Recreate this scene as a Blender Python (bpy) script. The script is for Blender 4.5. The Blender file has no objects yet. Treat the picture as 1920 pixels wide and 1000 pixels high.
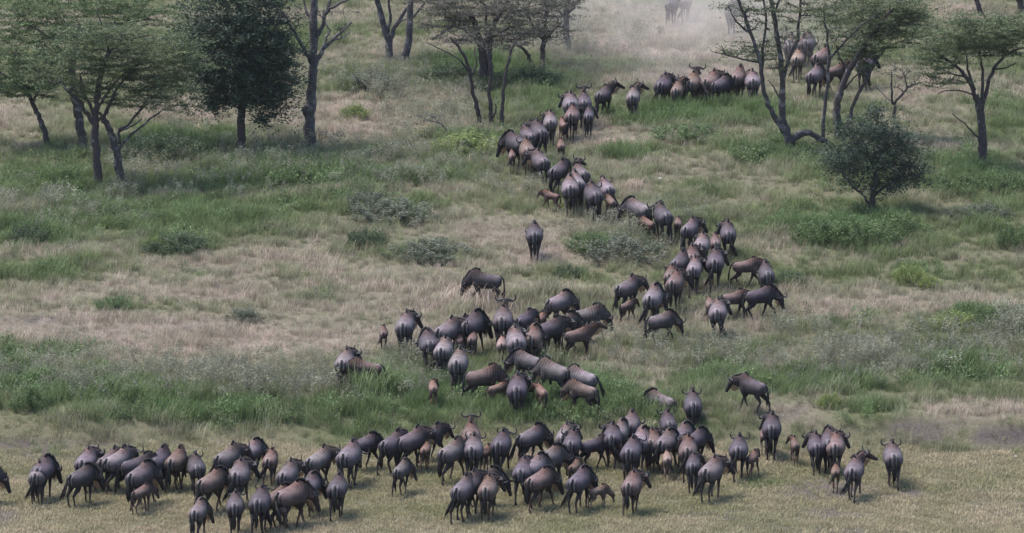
import bpy, math, random
import numpy as np
from mathutils import Vector, Matrix

random.seed(11)
RNG = np.random.default_rng(7)
scene = bpy.context.scene
COL = scene.collection

# ------------------------------------------------------------------ camera
FPX = 10280.0                      # focal length in pixels of the 1920 px wide photograph
PITCH = math.radians(11.26)        # looking down from a rocky rise
CAM = Vector((0.0, 0.0, 37.1))
cam_data = bpy.data.cameras.new('camera')
cam_data.sensor_width = 36.0
cam_data.lens = 36.0 * FPX / 1920.0
cam_data.clip_start = 1.0
cam_data.clip_end = 9000.0
cam = bpy.data.objects.new('camera', cam_data)
cam.location = CAM
cam.rotation_euler = (math.radians(90) - PITCH, 0, 0)
COL.objects.link(cam)
scene.camera = cam

# ------------------------------------------------------------------ sky and sun
SUN_EL, SUN_AZ = math.radians(64), math.radians(-72)     # azimuth from +Y, clockwise
world = bpy.data.worlds.new('World')
scene.world = world
world.use_nodes = True
wn = world.node_tree
sky = wn.nodes.new('ShaderNodeTexSky')
sky.sky_type = 'NISHITA'
sky.sun_disc = False
sky.sun_elevation = SUN_EL
sky.sun_rotation = SUN_AZ
sky.air_density = 1.0
sky.dust_density = 1.2
sky.ozone_density = 1.0
bg = wn.nodes['Background']
bg.inputs['Strength'].default_value = 0.065
wn.links.new(sky.outputs['Color'], bg.inputs['Color'])
sun_data = bpy.data.lights.new('sun', 'SUN')
sun_data.energy = 1.4
sun_data.angle = math.radians(28)
sun_data.color = (1.0, 0.96, 0.92)
sun = bpy.data.objects.new('sun', sun_data)
sd = Vector((math.sin(SUN_AZ) * math.cos(SUN_EL), math.cos(SUN_AZ) * math.cos(SUN_EL), math.sin(SUN_EL)))
sun.rotation_euler = (-sd).to_track_quat('-Z', 'Y').to_euler()
sun.location = (-60, 150, 120)
COL.objects.link(sun)
scene.view_settings.view_transform = 'Standard'
scene.view_settings.look = 'None'
scene.view_settings.exposure = 2.5
scene.view_settings.gamma = 1.0
scene.view_settings.use_curve_mapping = False
scene.cycles.use_denoising = True
scene.cycles.max_bounces = 5
scene.cycles.diffuse_bounces = 3
scene.cycles.transmission_bounces = 3
scene.cycles.transparent_max_bounces = 6

# ------------------------------------------------------------------ camera mathematics
CP, SP = math.cos(PITCH), math.sin(PITCH)

def project(x, y, z):
    """world -> pixel of the 1920x1000 photograph (works on arrays)"""
    dz = z - CAM.z
    depth = y * CP - dz * SP
    up = y * SP + dz * CP
    return 960.0 + FPX * x / depth, 500.0 - FPX * up / depth

def ray(px, py):
    u, v = (px - 960.0) / FPX, (500.0 - py) / FPX
    return Vector((u, CP + v * SP, -SP + v * CP))

def on_plane_y(px, py, y):
    d = ray(px, py)
    return CAM + d * (y / d.y)

# ------------------------------------------------------------------ terrain and plant cover
def _lattice(n, seed):
    return np.random.default_rng(seed).random((n, n))

_LAT = [_lattice(128, 100 + i) for i in range(6)]

def vnoise(x, y, s, k=0):
    """smooth value noise 0..1, feature size s metres"""
    g = _LAT[k % 6]
    fx, fy = np.asarray(x, float) / s + 17.3 * k, np.asarray(y, float) / s + 9.1 * k
    ix, iy = np.floor(fx).astype(int), np.floor(fy).astype(int)
    tx, ty = fx - ix, fy - iy
    tx, ty = tx * tx * (3 - 2 * tx), ty * ty * (3 - 2 * ty)
    a, b = g[ix % 128, iy % 128], g[(ix + 1) % 128, iy % 128]
    c, d = g[ix % 128, (iy + 1) % 128], g[(ix + 1) % 128, (iy + 1) % 128]
    return (a * (1 - tx) + b * tx) * (1 - ty) + (c * (1 - tx) + d * tx) * ty

def fbm(x, y, s, k=0):
    return 0.55 * vnoise(x, y, s, k) + 0.3 * vnoise(x, y, s * 0.43, k + 1) + 0.15 * vnoise(x, y, s * 0.19, k + 2)

def sstep(a, b, v):
    t = np.clip((v - a) / (b - a), 0, 1)
    return t * t * (3 - 2 * t)

BANK_Y = 158.8                     # foot of the low grassy bank behind the short turf

def bank_edge(x, y):
    return BANK_Y + 1.6 * (vnoise(x, 0 * x, 9.0, 2) - 0.5) + 0.8 * (vnoise(x, y, 3.0, 4) - 0.5)

def bank_cut(x):
    return np.clip((sstep(8.0, 10.5, x) + .45 * sstep(-10.0, -12.5, x)) * (0.5 + .9 * vnoise(x, 0 * x, 2.5, 1)), 0, 1.2)

def height(x, y):
    x, y = np.asarray(x, float), np.asarray(y, float)
    edge = bank_edge(x, y)
    rise = 0.5 + 0.25 * (vnoise(x, 0 * x, 13.0, 5) - 0.5)
    cut = bank_cut(x)
    rise = rise + .08 * cut
    h = rise * sstep(0.0, 2.6 - 1.7 * np.clip(cut, 0, 1), y - edge)
    h = h + 0.55 * (vnoise(x, y, 22.0, 1) - 0.5) * sstep(2, 14, y - edge)
    h = h + 0.10 * (vnoise(x, y, 3.1, 3) - 0.5)
    return h

def ground_at(px, py):
    """point of the ground seen at a pixel"""
    d = ray(px, py)
    t = CAM.z / -d.z
    for _ in range(8):
        p = CAM + d * t
        t = (CAM.z - float(height(p.x, p.y))) / -d.z
    return CAM + d * t

def px_scale(p):
    return FPX / (p.y * CP - (p.z - CAM.z) * SP)

# patches: photograph pixel centre, half sizes, strength
GREEN = [(742, 398, 120, 34, .6), (800, 478, 110, 22, .4), (1290, 220, 210, 28, .85), (990, 160, 110, 24, .8), (1020, 215, 80, 20, .5), (350, 405, 320, 45, .55), (760, 420, 160, 40, .35), (120, 740, 330, 42, .75), (420, 770, 330, 35, .9), (780, 745, 200, 60, .8), (60, 700, 130, 50, .4),
         (700, 810, 160, 22, .6), (1050, 760, 260, 60, .9), (1250, 800, 260, 40, .5),
         (1560, 720, 260, 45, .75), (1800, 700, 180, 50, .8), (1640, 780, 110, 28, .7), (1350, 700, 130, 60, .7),
         (100, 330, 190, 60, .7), (520, 325, 260, 55, .8), (660, 330, 130, 60, .8), (230, 400, 240, 45, .6), (60, 440, 130, 50, .75),
         (850, 330, 120, 40, .5), (320, 275, 130, 25, .8), (330, 455, 110, 20, .6), (90, 515, 120, 18, .5),
         (1590, 435, 180, 45, 1.0), (1450, 290, 130, 45, .7), (1830, 330, 130, 55, .8), (1870, 410, 90, 50, .6), (1320, 215, 170, 35, .75),
         (1190, 290, 90, 30, .6), (1720, 515, 80, 25, .55), (1835, 603, 100, 22, .9), (1300, 460, 150, 120, .25),
         (980, 190, 110, 40, .55), (900, 130, 130, 30, .9), (870, 265, 100, 22, .65), (1600, 300, 130, 60, .5), (1620, 190, 90, 40, .35),
         (690, 140, 110, 50, .4), (1060, 330, 80, 50, .4), (1170, 450, 110, 40, .35), (1880, 200, 60, 80, .4), (1100, 130, 80, 25, .4),
         (620, 70, 120, 30, .4), (230, 570, 90, 18, .5), (15, 660, 40, 14, .8), (140, 665, 120, 14, .5), (600, 560, 60, 20, .4),
         (1440, 905, 60, 8, .6), (940, 250, 80, 20, .4), (1390, 560, 300, 60, .25), (1560, 610, 260, 25, .3), (1850, 910, 140, 10, .4),
         (180, 900, 50, 10, .4), (300, 520, 60, 12, .3), (380, 512, 60, 8, .5)]
DRY = [(180, 630, 420, 48, .95), (520, 640, 300, 30, .8), (480, 540, 480, 50, .75), (760, 530, 260, 35, .9), (560, 640, 340, 30, .6), (100, 480, 190, 16, .6),
       (660, 235, 190, 45, 1.0), (700, 110, 110, 35, .6), (320, 215, 130, 28, .7), (60, 215, 80, 40, .4), (540, 480, 260, 40, .5),
       (900, 445, 110, 28, .55), (1000, 480, 90, 40, .7), (1150, 262, 110, 18, .9), (1350, 330, 200, 45, .3), (1430, 385, 160, 30, .25),
       (1640, 570, 260, 30, .8), (1850, 570, 130, 24, .9), (1540, 470, 170, 30, .45), (1180, 350, 80, 60, .4), (1250, 90, 210, 55, 1.0),
       (1760, 250, 130, 40, .7), (1700, 175, 120, 25, .6), (1790, 30, 110, 22, .6), (1420, 160, 60, 25, .5), (1120, 620, 200, 60, .5),
       (1350, 620, 200, 60, .45), (1480, 775, 110, 20, .5), (1850, 770, 130, 20, .6), (1130, 265, 60, 60, .6), (960, 100, 160, 45, .3)]
SEED = [(160, 712, 300, 34, .9), (520, 722, 330, 38, .8), (760, 705, 140, 34, .6), (1600, 680, 330, 38, .8), (1250, 670, 160, 30, .5),
        (1850, 660, 140, 40, .7), (560, 290, 200, 35, .6), (350, 330, 200, 40, .5), (760, 320, 160, 40, .6), (820, 220, 130, 40, .5),
        (90, 400, 160, 40, .4), (1180, 430, 110, 30, .5), (1500, 640, 160, 22, .5), (740, 170, 120, 40, .6), (1100, 90, 120, 50, .6),
        (1000, 330, 100, 40, .4)]
SOIL = [(40, 838, 110, 12, .9), (1815, 836, 80, 6, .6), (1500, 772, 40, 10, .5), (180, 828, 60, 8, .4),
        (60, 600, 140, 6, .55), (420, 604, 340, 4, .45), (1250, 940, 16, 4, .5), (1560, 800, 60, 10, .5),
        (590, 945, 110, 5, .4), (320, 950, 60, 6, .4), (1790, 945, 130, 5, .4), (900, 975, 160, 6, .3), (760, 525, 110, 10, .35), (1100, 420, 60, 14, .4), (1240, 500, 60, 20, .35), (1310, 600, 120, 14, .4), (1020, 640, 120, 14, .35), (1010, 475, 40, 14, .5), (1240, 130, 160, 30, .5), (1390, 520, 60, 12, .4), (1080, 300, 40, 20, .4)]

TALL = [(908, 580, 90, 22, 1.0), (685, 735, 66, 12, .75), (850, 698, 80, 10, .3), (1360, 204, 160, 10, .12), (1190, 224, 60, 10, .2),
        (980, 690, 90, 10, .3), (1050, 560, 80, 10, .6), (1190, 600, 60, 8, .5), (1440, 590, 60, 8, .7)]

def _patches(lst, px, py, wob):
    out = np.zeros_like(px)
    for cx, cy, rx, ry, s in lst:
        q = ((px - cx) / (rx * 0.9)) ** 2 + ((py - cy) / (ry * 0.95)) ** 2
        out = np.maximum(out, s * np.exp(-q * (0.7 + 0.9 * wob)))
    return out

def cover(x, y):
    """plant cover at ground points: dict of 0..1 fields"""
    x, y = np.asarray(x, float), np.asarray(y, float)
    px, py = project(x, np.maximum(y, 60.0), height(x, y))
    w1, w2 = fbm(x, y, 5.0, 0), fbm(x, y, 2.2, 3)
    px = px + 60 * (w1 - 0.5)
    py = py + 34 * (w2 - 0.5)
    g = _patches(GREEN, px, py, w1)
    d = _patches(DRY, px, py, w2)
    s = _patches(SEED, px, py, w1)
    so = _patches(SOIL, px, py, w2)
    ta = _patches(TALL, px, py, w1)
    bank = sstep(BANK_Y - 0.6, BANK_Y + 1.6, y + 3.4 * (w1 - 0.5) + 1.6 * (vnoise(x, y, .8, 2) - .5))       # 0 on the short turf
    g = np.clip(g + 0.45 * (fbm(x, y, 7.0, 1) - 0.42), 0, 1)
    d = np.clip(d * (1 - 0.55 * g) + 0.3 * (fbm(x, y, 6.0, 4) - 0.4) + .55 * (vnoise(x * .4, y, 2.6, 2) - .5), 0, 1)
    so = so * (.35 + 1.1 * vnoise(x, y, 1.1, 4))
    face = np.exp(-((y - bank_edge(x, y) - .35) / .3) ** 2) * bank_cut(x) * .8 * sstep(.38, .62, .55 * vnoise(x, y, 1.5, 3) + .45 * vnoise(x, y, .5, 1))
    so = np.maximum(so, np.clip(face, 0, 1))
    so = np.maximum(so, .75 * sstep(.60, .74, fbm(x, y, 2.6, 2)) * (1 - .75 * bank) * (1 - g))
    return dict(green=g, dry=d, seed=np.clip(s, 0, 1) * bank, soil=so, bank=bank, tall=ta)

# ------------------------------------------------------------------ node helpers
def material(name):
    m = bpy.data.materials.new(name)
    m.use_nodes = True
    nt = m.node_tree
    return m, nt, nt.nodes['Principled BSDF']

def N(nt, typ, **kw):
    n = nt.nodes.new(typ)
    for k, v in kw.items():
        setattr(n, k, v)
    return n

def mix_rgb(nt, fac, a, b, blend='MIX'):
    n = nt.nodes.new('ShaderNodeMix')
    n.data_type = 'RGBA'
    n.blend_type = blend
    for sock, v in ((n.inputs[0], fac), (n.inputs[6], a), (n.inputs[7], b)):
        if hasattr(v, 'is_linked') or hasattr(v, 'links'):
            nt.links.new(v, sock)
        elif isinstance(v, (int, float)):
            sock.default_value = v
        else:
            sock.default_value = (*v, 1.0)
    return n.outputs[2]

def mathn(nt, op, a, b=0.0):
    n = nt.nodes.new('ShaderNodeMath')
    n.operation = op
    for sock, v in ((n.inputs[0], a), (n.inputs[1], b)):
        if isinstance(v, (int, float)):
            sock.default_value = v
        else:
            nt.links.new(v, sock)
    return n.outputs[0]

def attr(nt, name, kind='GEOMETRY'):
    n = nt.nodes.new('ShaderNodeAttribute')
    n.attribute_name = name
    n.attribute_type = kind
    return n

def noise(nt, scale, detail=3.0, coord='Object', rough=0.6):
    tc = nt.nodes.new('ShaderNodeTexCoord')
    n = nt.nodes.new('ShaderNodeTexNoise')
    n.inputs['Scale'].default_value = scale
    n.inputs['Detail'].default_value = detail
    n.inputs['Roughness'].default_value = rough
    nt.links.new(tc.outputs[coord], n.inputs['Vector'])
    return n

def leafy(nt, bsdf, colour, share=0.3):
    """thin leaf: reflected plus transmitted light"""
    tr = nt.nodes.new('ShaderNodeBsdfTranslucent')
    nt.links.new(colour, tr.inputs['Color'])
    nt.links.new(colour, bsdf.inputs['Base Color'])
    mx = nt.nodes.new('ShaderNodeMixShader')
    mx.inputs[0].default_value = share
    nt.links.new(bsdf.outputs[0], mx.inputs[1])
    nt.links.new(tr.outputs[0], mx.inputs[2])
    nt.links.new(mx.outputs[0], nt.nodes['Material Output'].inputs['Surface'])

# ------------------------------------------------------------------ mesh and object helpers
def mesh_np(name, co, faces, mat=None, smooth=False, attrs=None):
    """co Nx3 array, faces list/array of equal length index rows (or list of lists)"""
    me = bpy.data.meshes.new(name)
    if isinstance(faces, np.ndarray):
        nf, k = faces.shape
        me.vertices.add(len(co))
        me.vertices.foreach_set('co', np.asarray(co, np.float32).ravel())
        me.loops.add(nf * k)
        me.loops.foreach_set('vertex_index', faces.astype(np.int32).ravel())
        me.polygons.add(nf)
        me.polygons.foreach_set('loop_start', (np.arange(nf) * k).astype(np.int32))
        me.update(calc_edges=True)
    else:
        me.from_pydata([tuple(v) for v in co], [], [tuple(f) for f in faces])
    if attrs:
        for an, (dom, typ, val) in attrs.items():
            a = me.attributes.new(an, typ, dom)
            key = 'color' if typ == 'FLOAT_COLOR' else ('vector' if typ == 'FLOAT_VECTOR' else 'value')
            a.data.foreach_set(key, np.asarray(val).ravel())
    if mat:
        me.materials.append(mat)
    if smooth:
        me.polygons.foreach_set('use_smooth', [True] * len(me.polygons))
    return me

def link(name, data, parent=None):
    o = bpy.data.objects.new(name, data)
    COL.objects.link(o)
    if parent:
        o.parent = parent
    return o

def tag(o, label=None, cat=None, group=None, kind=None):
    if label: o['label'] = label
    if cat: o['category'] = cat
    if group: o['group'] = group
    if kind: o['kind'] = kind
    return o

class Geo:
    """collects lofts and quads into one mesh"""
    def __init__(self):
        self.v, self.f = [], []
    def loft(self, rings):
        n, b = len(rings[0]), len(self.v)
        for r in rings:
            self.v += [tuple(p) for p in r]
        for i in range(len(rings) - 1):
            for j in range(n):
                a, c = b + i * n + j, b + i * n + (j + 1) % n
                self.f.append((a, c, c + n, a + n))
        self.f.append(tuple(b + j for j in reversed(range(n))))
        e = b + (len(rings) - 1) * n
        self.f.append(tuple(e + j for j in range(n)))
    def tube(self, pts, rads, n=6, flat=None, up=None):
        """tube along points; rads floats or (side, up) pairs"""
        pts = [Vector(p) for p in pts]
        rings = []
        side = None
        for i, p in enumerate(pts):
            t = (pts[min(i + 1, len(pts) - 1)] - pts[max(i - 1, 0)]).normalized()
            if up is not None:
                s = t.cross(Vector(up))
                if s.length < 0.05:
                    s = side if side else t.orthogonal()
            elif side is None:
                s = t.orthogonal()
            else:
                s = side - t * side.dot(t)
                if s.length < 1e-4:
                    s = t.orthogonal()
            s = s.normalized()
            side = s
            w = t.cross(s).normalized()
            r = rads[i]
            ra, rb = (r, r) if not isinstance(r, (tuple, list)) else r
            rings.append([p + s * (ra * math.cos(2 * math.pi * k / n)) + w * (rb * math.sin(2 * math.pi * k / n)) for k in range(n)])
        self.loft(rings)
    def quad(self, a, b, c, d):
        i = len(self.v)
        self.v += [tuple(a), tuple(b), tuple(c), tuple(d)]
        self.f.append((i, i + 1, i + 2, i + 3))
    def tri(self, a, b, c):
        i = len(self.v)
        self.v += [tuple(a), tuple(b), tuple(c)]
        self.f.append((i, i + 1, i + 2))
    def mesh(self, name, mat=None, smooth=True):
        me = bpy.data.meshes.new(name)
        me.from_pydata(self.v, [], self.f)
        if mat:
            me.materials.append(mat)
        if smooth:
            me.polygons.foreach_set('use_smooth', [True] * len(me.polygons))
        return me

def catmull(pts, k=4):
    pts = [Vector(p) for p in pts]
    if len(pts) < 3:
        return [pts[0].lerp(pts[-1], i / k) for i in range(k + 1)]
    out = []
    P = [pts[0] * 2 - pts[1]] + pts + [pts[-1] * 2 - pts[-2]]
    for i in range(1, len(P) - 2):
        for j in range(k):
            t = j / k
            out.append(0.5 * ((2 * P[i]) + (P[i + 1] - P[i - 1]) * t + (2 * P[i - 1] - 5 * P[i] + 4 * P[i + 1] - P[i + 2]) * t * t
                              + (-P[i - 1] + 3 * P[i] - 3 * P[i + 1] + P[i + 2]) * t ** 3))
    out.append(pts[-1])
    return out

# ================================================================== GROUND
def ground_material():
    m, nt, b = material('savanna_soil_and_turf')
    b.inputs['Roughness'].default_value = 0.95
    b.inputs['Specular IOR Level'].default_value = 0.1
    n1, n2, n3 = noise(nt, 0.9, 5), noise(nt, 6.0, 4), noise(nt, 30.0, 3)
    soil = mix_rgb(nt, n1.outputs['Fac'], (0.050, 0.041, 0.039), (0.115, 0.094, 0.085))
    turf = mix_rgb(nt, n2.outputs['Fac'], (0.075, 0.075, 0.042), (0.14, 0.122, 0.078))
    lush = mix_rgb(nt, n2.outputs['Fac'], (0.045, 0.065, 0.024), (0.085, 0.105, 0.04))
    straw = mix_rgb(nt, n3.outputs['Fac'], (0.15, 0.12, 0.095), (0.24, 0.195, 0.16))
    g, d, so = attr(nt, 'green'), attr(nt, 'dry'), attr(nt, 'soil')
    c = mix_rgb(nt, mathn(nt, 'MULTIPLY', d.outputs['Fac'], 0.85), turf, straw)
    c = mix_rgb(nt, mathn(nt, 'MULTIPLY', g.outputs['Fac'], 0.8), c, lush)
    sf = mathn(nt, 'MULTIPLY', so.outputs['Fac'], mathn(nt, 'MULTIPLY', n2.outputs['Fac'], 2.6))
    sf.node.use_clamp = True
    c = mix_rgb(nt, sf, c, soil)
    hv = N(nt, 'ShaderNodeHueSaturation')
    n4 = noise(nt, 11.0, 6, rough=.8)
    nt.links.new(mathn(nt, 'ADD', mathn(nt, 'MULTIPLY', n4.outputs['Fac'], 1.9), -.05), hv.inputs['Value'])
    nt.links.new(c, hv.inputs['Color'])
    nt.links.new(hv.outputs[0], b.inputs['Base Color'])
    bp = N(nt, 'ShaderNodeBump')
    bp.inputs['Strength'].default_value = 0.9
    bp.inputs['Distance'].default_value = 0.05
    nt.links.new(n4.outputs['Fac'], bp.inputs['Height'])
    nt.links.new(bp.outputs[0], b.inputs['Normal'])
    return m

def build_ground():
    def axis(lo, hi, step, far_lo, far_hi):
        a = list(np.arange(lo, hi + 1e-6, step))
        s, p = step, lo
        left = []
        while p > far_lo:
            s *= 1.35
            p -= s
            left.append(p)
        s, p = step, hi
        right = []
        while p < far_hi:
            s *= 1.35
            p += s
            right.append(p)
        return np.array(left[::-1] + a + right)
    xs = axis(-34, 34, 0.5, -2400, 2400)
    ys = axis(136, 275, 0.5, -1500, 2600)
    X, Y = np.meshgrid(xs, ys)
    Z = height(X, Y)
    co = np.stack([X.ravel(), Y.ravel(), Z.ravel()], 1)
    nx, ny = len(xs), len(ys)
    i = (np.arange(ny - 1)[:, None] * nx + np.arange(nx - 1)[None, :]).ravel()
    faces = np.stack([i, i + 1, i + 1 + nx, i + nx], 1)
    c = cover(co[:, 0], co[:, 1])
    me = mesh_np('ground', co, faces, ground_material(), True,
                 {k: ('POINT', 'FLOAT', c[k].astype(np.float32)) for k in ('green', 'dry', 'soil')})
    tag(link('ground', me), kind='structure')

build_ground()

# ================================================================== GRASS (counted by nobody: one object per sort)
def blade_geo(n, h0, h1, w, spread, lean, rng, curl=0.35):
    """curved tapering blades, returns verts, quads as index rows (tri tip doubled into quads)"""
    V, F = [], []
    for _ in range(n):
        r, a = spread * math.sqrt(rng.random()), rng.random() * 6.283
        bx, by = r * math.cos(a), r * math.sin(a)
        h = h0 + (h1 - h0) * rng.random()
        yaw = rng.random() * 6.283
        la = lean * (0.3 + rng.random())
        dx, dy = math.cos(yaw), math.sin(yaw)
        sx, sy = -dy * w / 2, dx * w / 2
        m = (bx + dx * h * la * 0.35, by + dy * h * la * 0.35, h * 0.6)
        t = (bx + dx * h * (la + curl * 0.3), by + dy * h * (la + curl * 0.3), h)
        i = len(V)
        V += [(bx - sx, by - sy, -0.03), (bx + sx, by + sy, -0.03), (m[0] + sx * .8, m[1] + sy * .8, m[2]), (m[0] - sx * .8, m[1] - sy * .8, m[2]),
              (t[0] + sx * .15, t[1] + sy * .15, t[2]), (t[0] - sx * .15, t[1] - sy * .15, t[2])]
        F += [(i, i + 1, i + 2, i + 3), (i + 3, i + 2, i + 4, i + 5)]
    return V, F

def seed_geo(n, h0, h1, spread, rng):
    """thin stems with loose airy seed heads"""
    V, F = blade_geo(n, h0, h1, 0.006, spread, 0.22, rng)
    heads = []
    for k in range(n):
        tip = Vector(V[k * 6 + 4])
        for _ in range(9):
            p = tip + Vector((rng.normal(0, .035), rng.normal(0, .035), -rng.random() * 0.2 + .03))
            s = 0.006 + 0.007 * rng.random()
            u = Vector((rng.normal(), rng.normal(), rng.normal() + .6)).normalized() * s * 1.9
            w = u.orthogonal().normalized() * s * .8
            i = len(V)
            V += [tuple(p - u - w), tuple(p - u + w), tuple(p + u + w), tuple(p + u - w)]
            F.append((i, i + 1, i + 2, i + 3))
            heads.append(len(F) - 1)
    return V, F, heads

def forb_geo(n, h, spread, rng, size=0.055):
    """leafy herb: leaves up the stems"""
    V, F = [], []
    for _ in range(n):
        r, a = spread * math.sqrt(rng.random()), rng.random() * 6.283
        p = Vector((r * math.cos(a), r * math.sin(a), h * (0.12 + 0.88 * rng.random()) * (1 - 0.5 * (r / spread) ** 2)))
        yaw, tilt = rng.random() * 6.283, 0.2 + 0.9 * rng.random()
        u = Vector((math.cos(yaw) * math.cos(tilt), math.sin(yaw) * math.cos(tilt), math.sin(tilt))) * size * (0.7 + .8 * rng.random())
        w = Vector((-math.sin(yaw), math.cos(yaw), 0.3 * rng.normal())) * size * 0.28
        i = len(V)
        V += [tuple(p), tuple(p + u * .5 + w), tuple(p + u), tuple(p + u * .5 - w)]
        F.append((i, i + 1, i + 2, i + 3))
    return V, F

def scatter_nodes(name, count):
    ng = bpy.data.node_groups.new(name, 'GeometryNodeTree')
    ng.interface.new_socket('Geometry', in_out='INPUT', socket_type='NodeSocketGeometry')
    ng.interface.new_socket('Geometry', in_out='OUTPUT', socket_type='NodeSocketGeometry')
    gi, go = ng.nodes.new('NodeGroupInput'), ng.nodes.new('NodeGroupOutput')
    def named(an, typ):
        n = ng.nodes.new('GeometryNodeInputNamedAttribute')
        n.data_type = typ
        n.inputs['Name'].default_value = an
        return n.outputs['Attribute']
    var = named('variant', 'INT')
    def pick(k):
        c = ng.nodes.new('FunctionNodeCompare')
        c.data_type = 'INT'
        c.operation = 'EQUAL'
        ng.links.new(var, c.inputs[2])
        c.inputs[3].default_value = k
        s = ng.nodes.new('GeometryNodeSeparateGeometry')
        s.domain = 'POINT'
        ng.links.new(gi.outputs[0], s.inputs[0])
        ng.links.new(c.outputs[0], s.inputs['Selection'])
        return s.outputs[0]
    g2i = ng.nodes.new('GeometryNodeGeometryToInstance')
    for k in range(count, 0, -1):
        ng.links.new(pick(k), g2i.inputs[0])
    iop = ng.nodes.new('GeometryNodeInstanceOnPoints')
    ng.links.new(pick(0), iop.inputs['Points'])
    ng.links.new(g2i.outputs[0], iop.inputs['Instance'])
    iop.inputs['Pick Instance'].default_value = True
    ng.links.new(named('pick', 'INT'), iop.inputs['Instance Index'])
    ng.links.new(named('turn', 'FLOAT_VECTOR'), iop.inputs['Rotation'])
    ng.links.new(named('size', 'FLOAT'), iop.inputs['Scale'])
    ng.links.new(iop.outputs[0], go.inputs[0])
    return ng

def scatter(name, variants, pts, size, tone, lush, mat, seedmask=None):
    """one object: tuft shapes plus points; geometry nodes put a tuft on every point"""
    V, F, var, head = [], [], [], []
    for k, vf in enumerate(variants, 1):
        b = len(V)
        V += vf[0]
        F += [tuple(i + b for i in f) for f in vf[1]]
        var += [k] * len(vf[0])
        hs = set(vf[2]) if len(vf) > 2 else ()
        head += [1.0 if i in hs else 0.0 for i in range(len(vf[1]))]
    nt_, n = len(V), len(pts)
    co = np.concatenate([np.array(V), pts])
    me = mesh_np(name, co, np.array(F), mat)
    def put(an, typ, base, vals):
        a = me.attributes.new(an, typ, 'POINT')
        full = np.concatenate([np.full((nt_,) + np.shape(vals)[1:], base), vals])
        a.data.foreach_set('vector' if typ == 'FLOAT_VECTOR' else 'value', full.astype(np.int32 if typ == 'INT' else np.float32).ravel())
    a = me.attributes.new('variant', 'INT', 'POINT')
    a.data.foreach_set('value', np.array(var + [0] * n, np.int32))
    a = me.attributes.new('head', 'FLOAT', 'FACE')
    a.data.foreach_set('value', np.array(head, np.float32))
    put('pick', 'INT', 0, RNG.integers(0, len(variants), n))
    put('turn', 'FLOAT_VECTOR', 0.0, np.stack([RNG.normal(0, .06, n), RNG.normal(0, .06, n), RNG.random(n) * 6.283], 1))
    put('size', 'FLOAT', 1.0, size)
    put('tone', 'FLOAT', 0.0, tone)
    put('lush', 'FLOAT', 0.0, lush)
    o = tag(link(name, me), kind='stuff')
    md = o.modifiers.new('scatter', 'NODES')
    md.node_group = scatter_nodes(name + '_scatter', len(variants))
    return o

def grass_material(name, green, lush, straw, head=None, share=0.35, var=.9):
    m, nt, b = material(name)
    b.inputs['Roughness'].default_value = 0.75
    b.inputs['Specular IOR Level'].default_value = 0.25
    t, l = attr(nt, 'tone', 'INSTANCER'), attr(nt, 'lush', 'INSTANCER')
    c = mix_rgb(nt, l.outputs['Fac'], green, lush)
    c = mix_rgb(nt, t.outputs['Fac'], c, straw)
    if head:
        c = mix_rgb(nt, attr(nt, 'head').outputs['Fac'], c, head)
    oi = N(nt, 'ShaderNodeObjectInfo')
    hv = N(nt, 'ShaderNodeHueSaturation')
    nt.links.new(mathn(nt, 'ADD', mathn(nt, 'MULTIPLY', oi.outputs['Random'], var), 1 - var / 2), hv.inputs['Value'])
    nt.links.new(c, hv.inputs['Color'])
    leafy(nt, b, hv.outputs[0], share)
    return m

def candidates(density, y0=139.0, y1=268.0):
    area_w = 30.0
    n = int(density * 2 * area_w * (y1 - y0))
    x, y = RNG.uniform(-area_w, area_w, n), RNG.uniform(y0, y1, n)
    keep = np.abs(x) < y * 0.0955 * 1.12 + 1.2
    return x[keep], y[keep]

def rnd(n):
    return RNG.random(n)

GREEN_C, LUSH_C, STRAW_C = (0.135, 0.155, 0.066), (0.080, 0.130, 0.045), (0.37, 0.31, 0.24)

def clump(x, y, s=.8, k=1):
    return np.clip(1.9 * vnoise(x, y, s, k) - .45, 0, 1.3)

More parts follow.
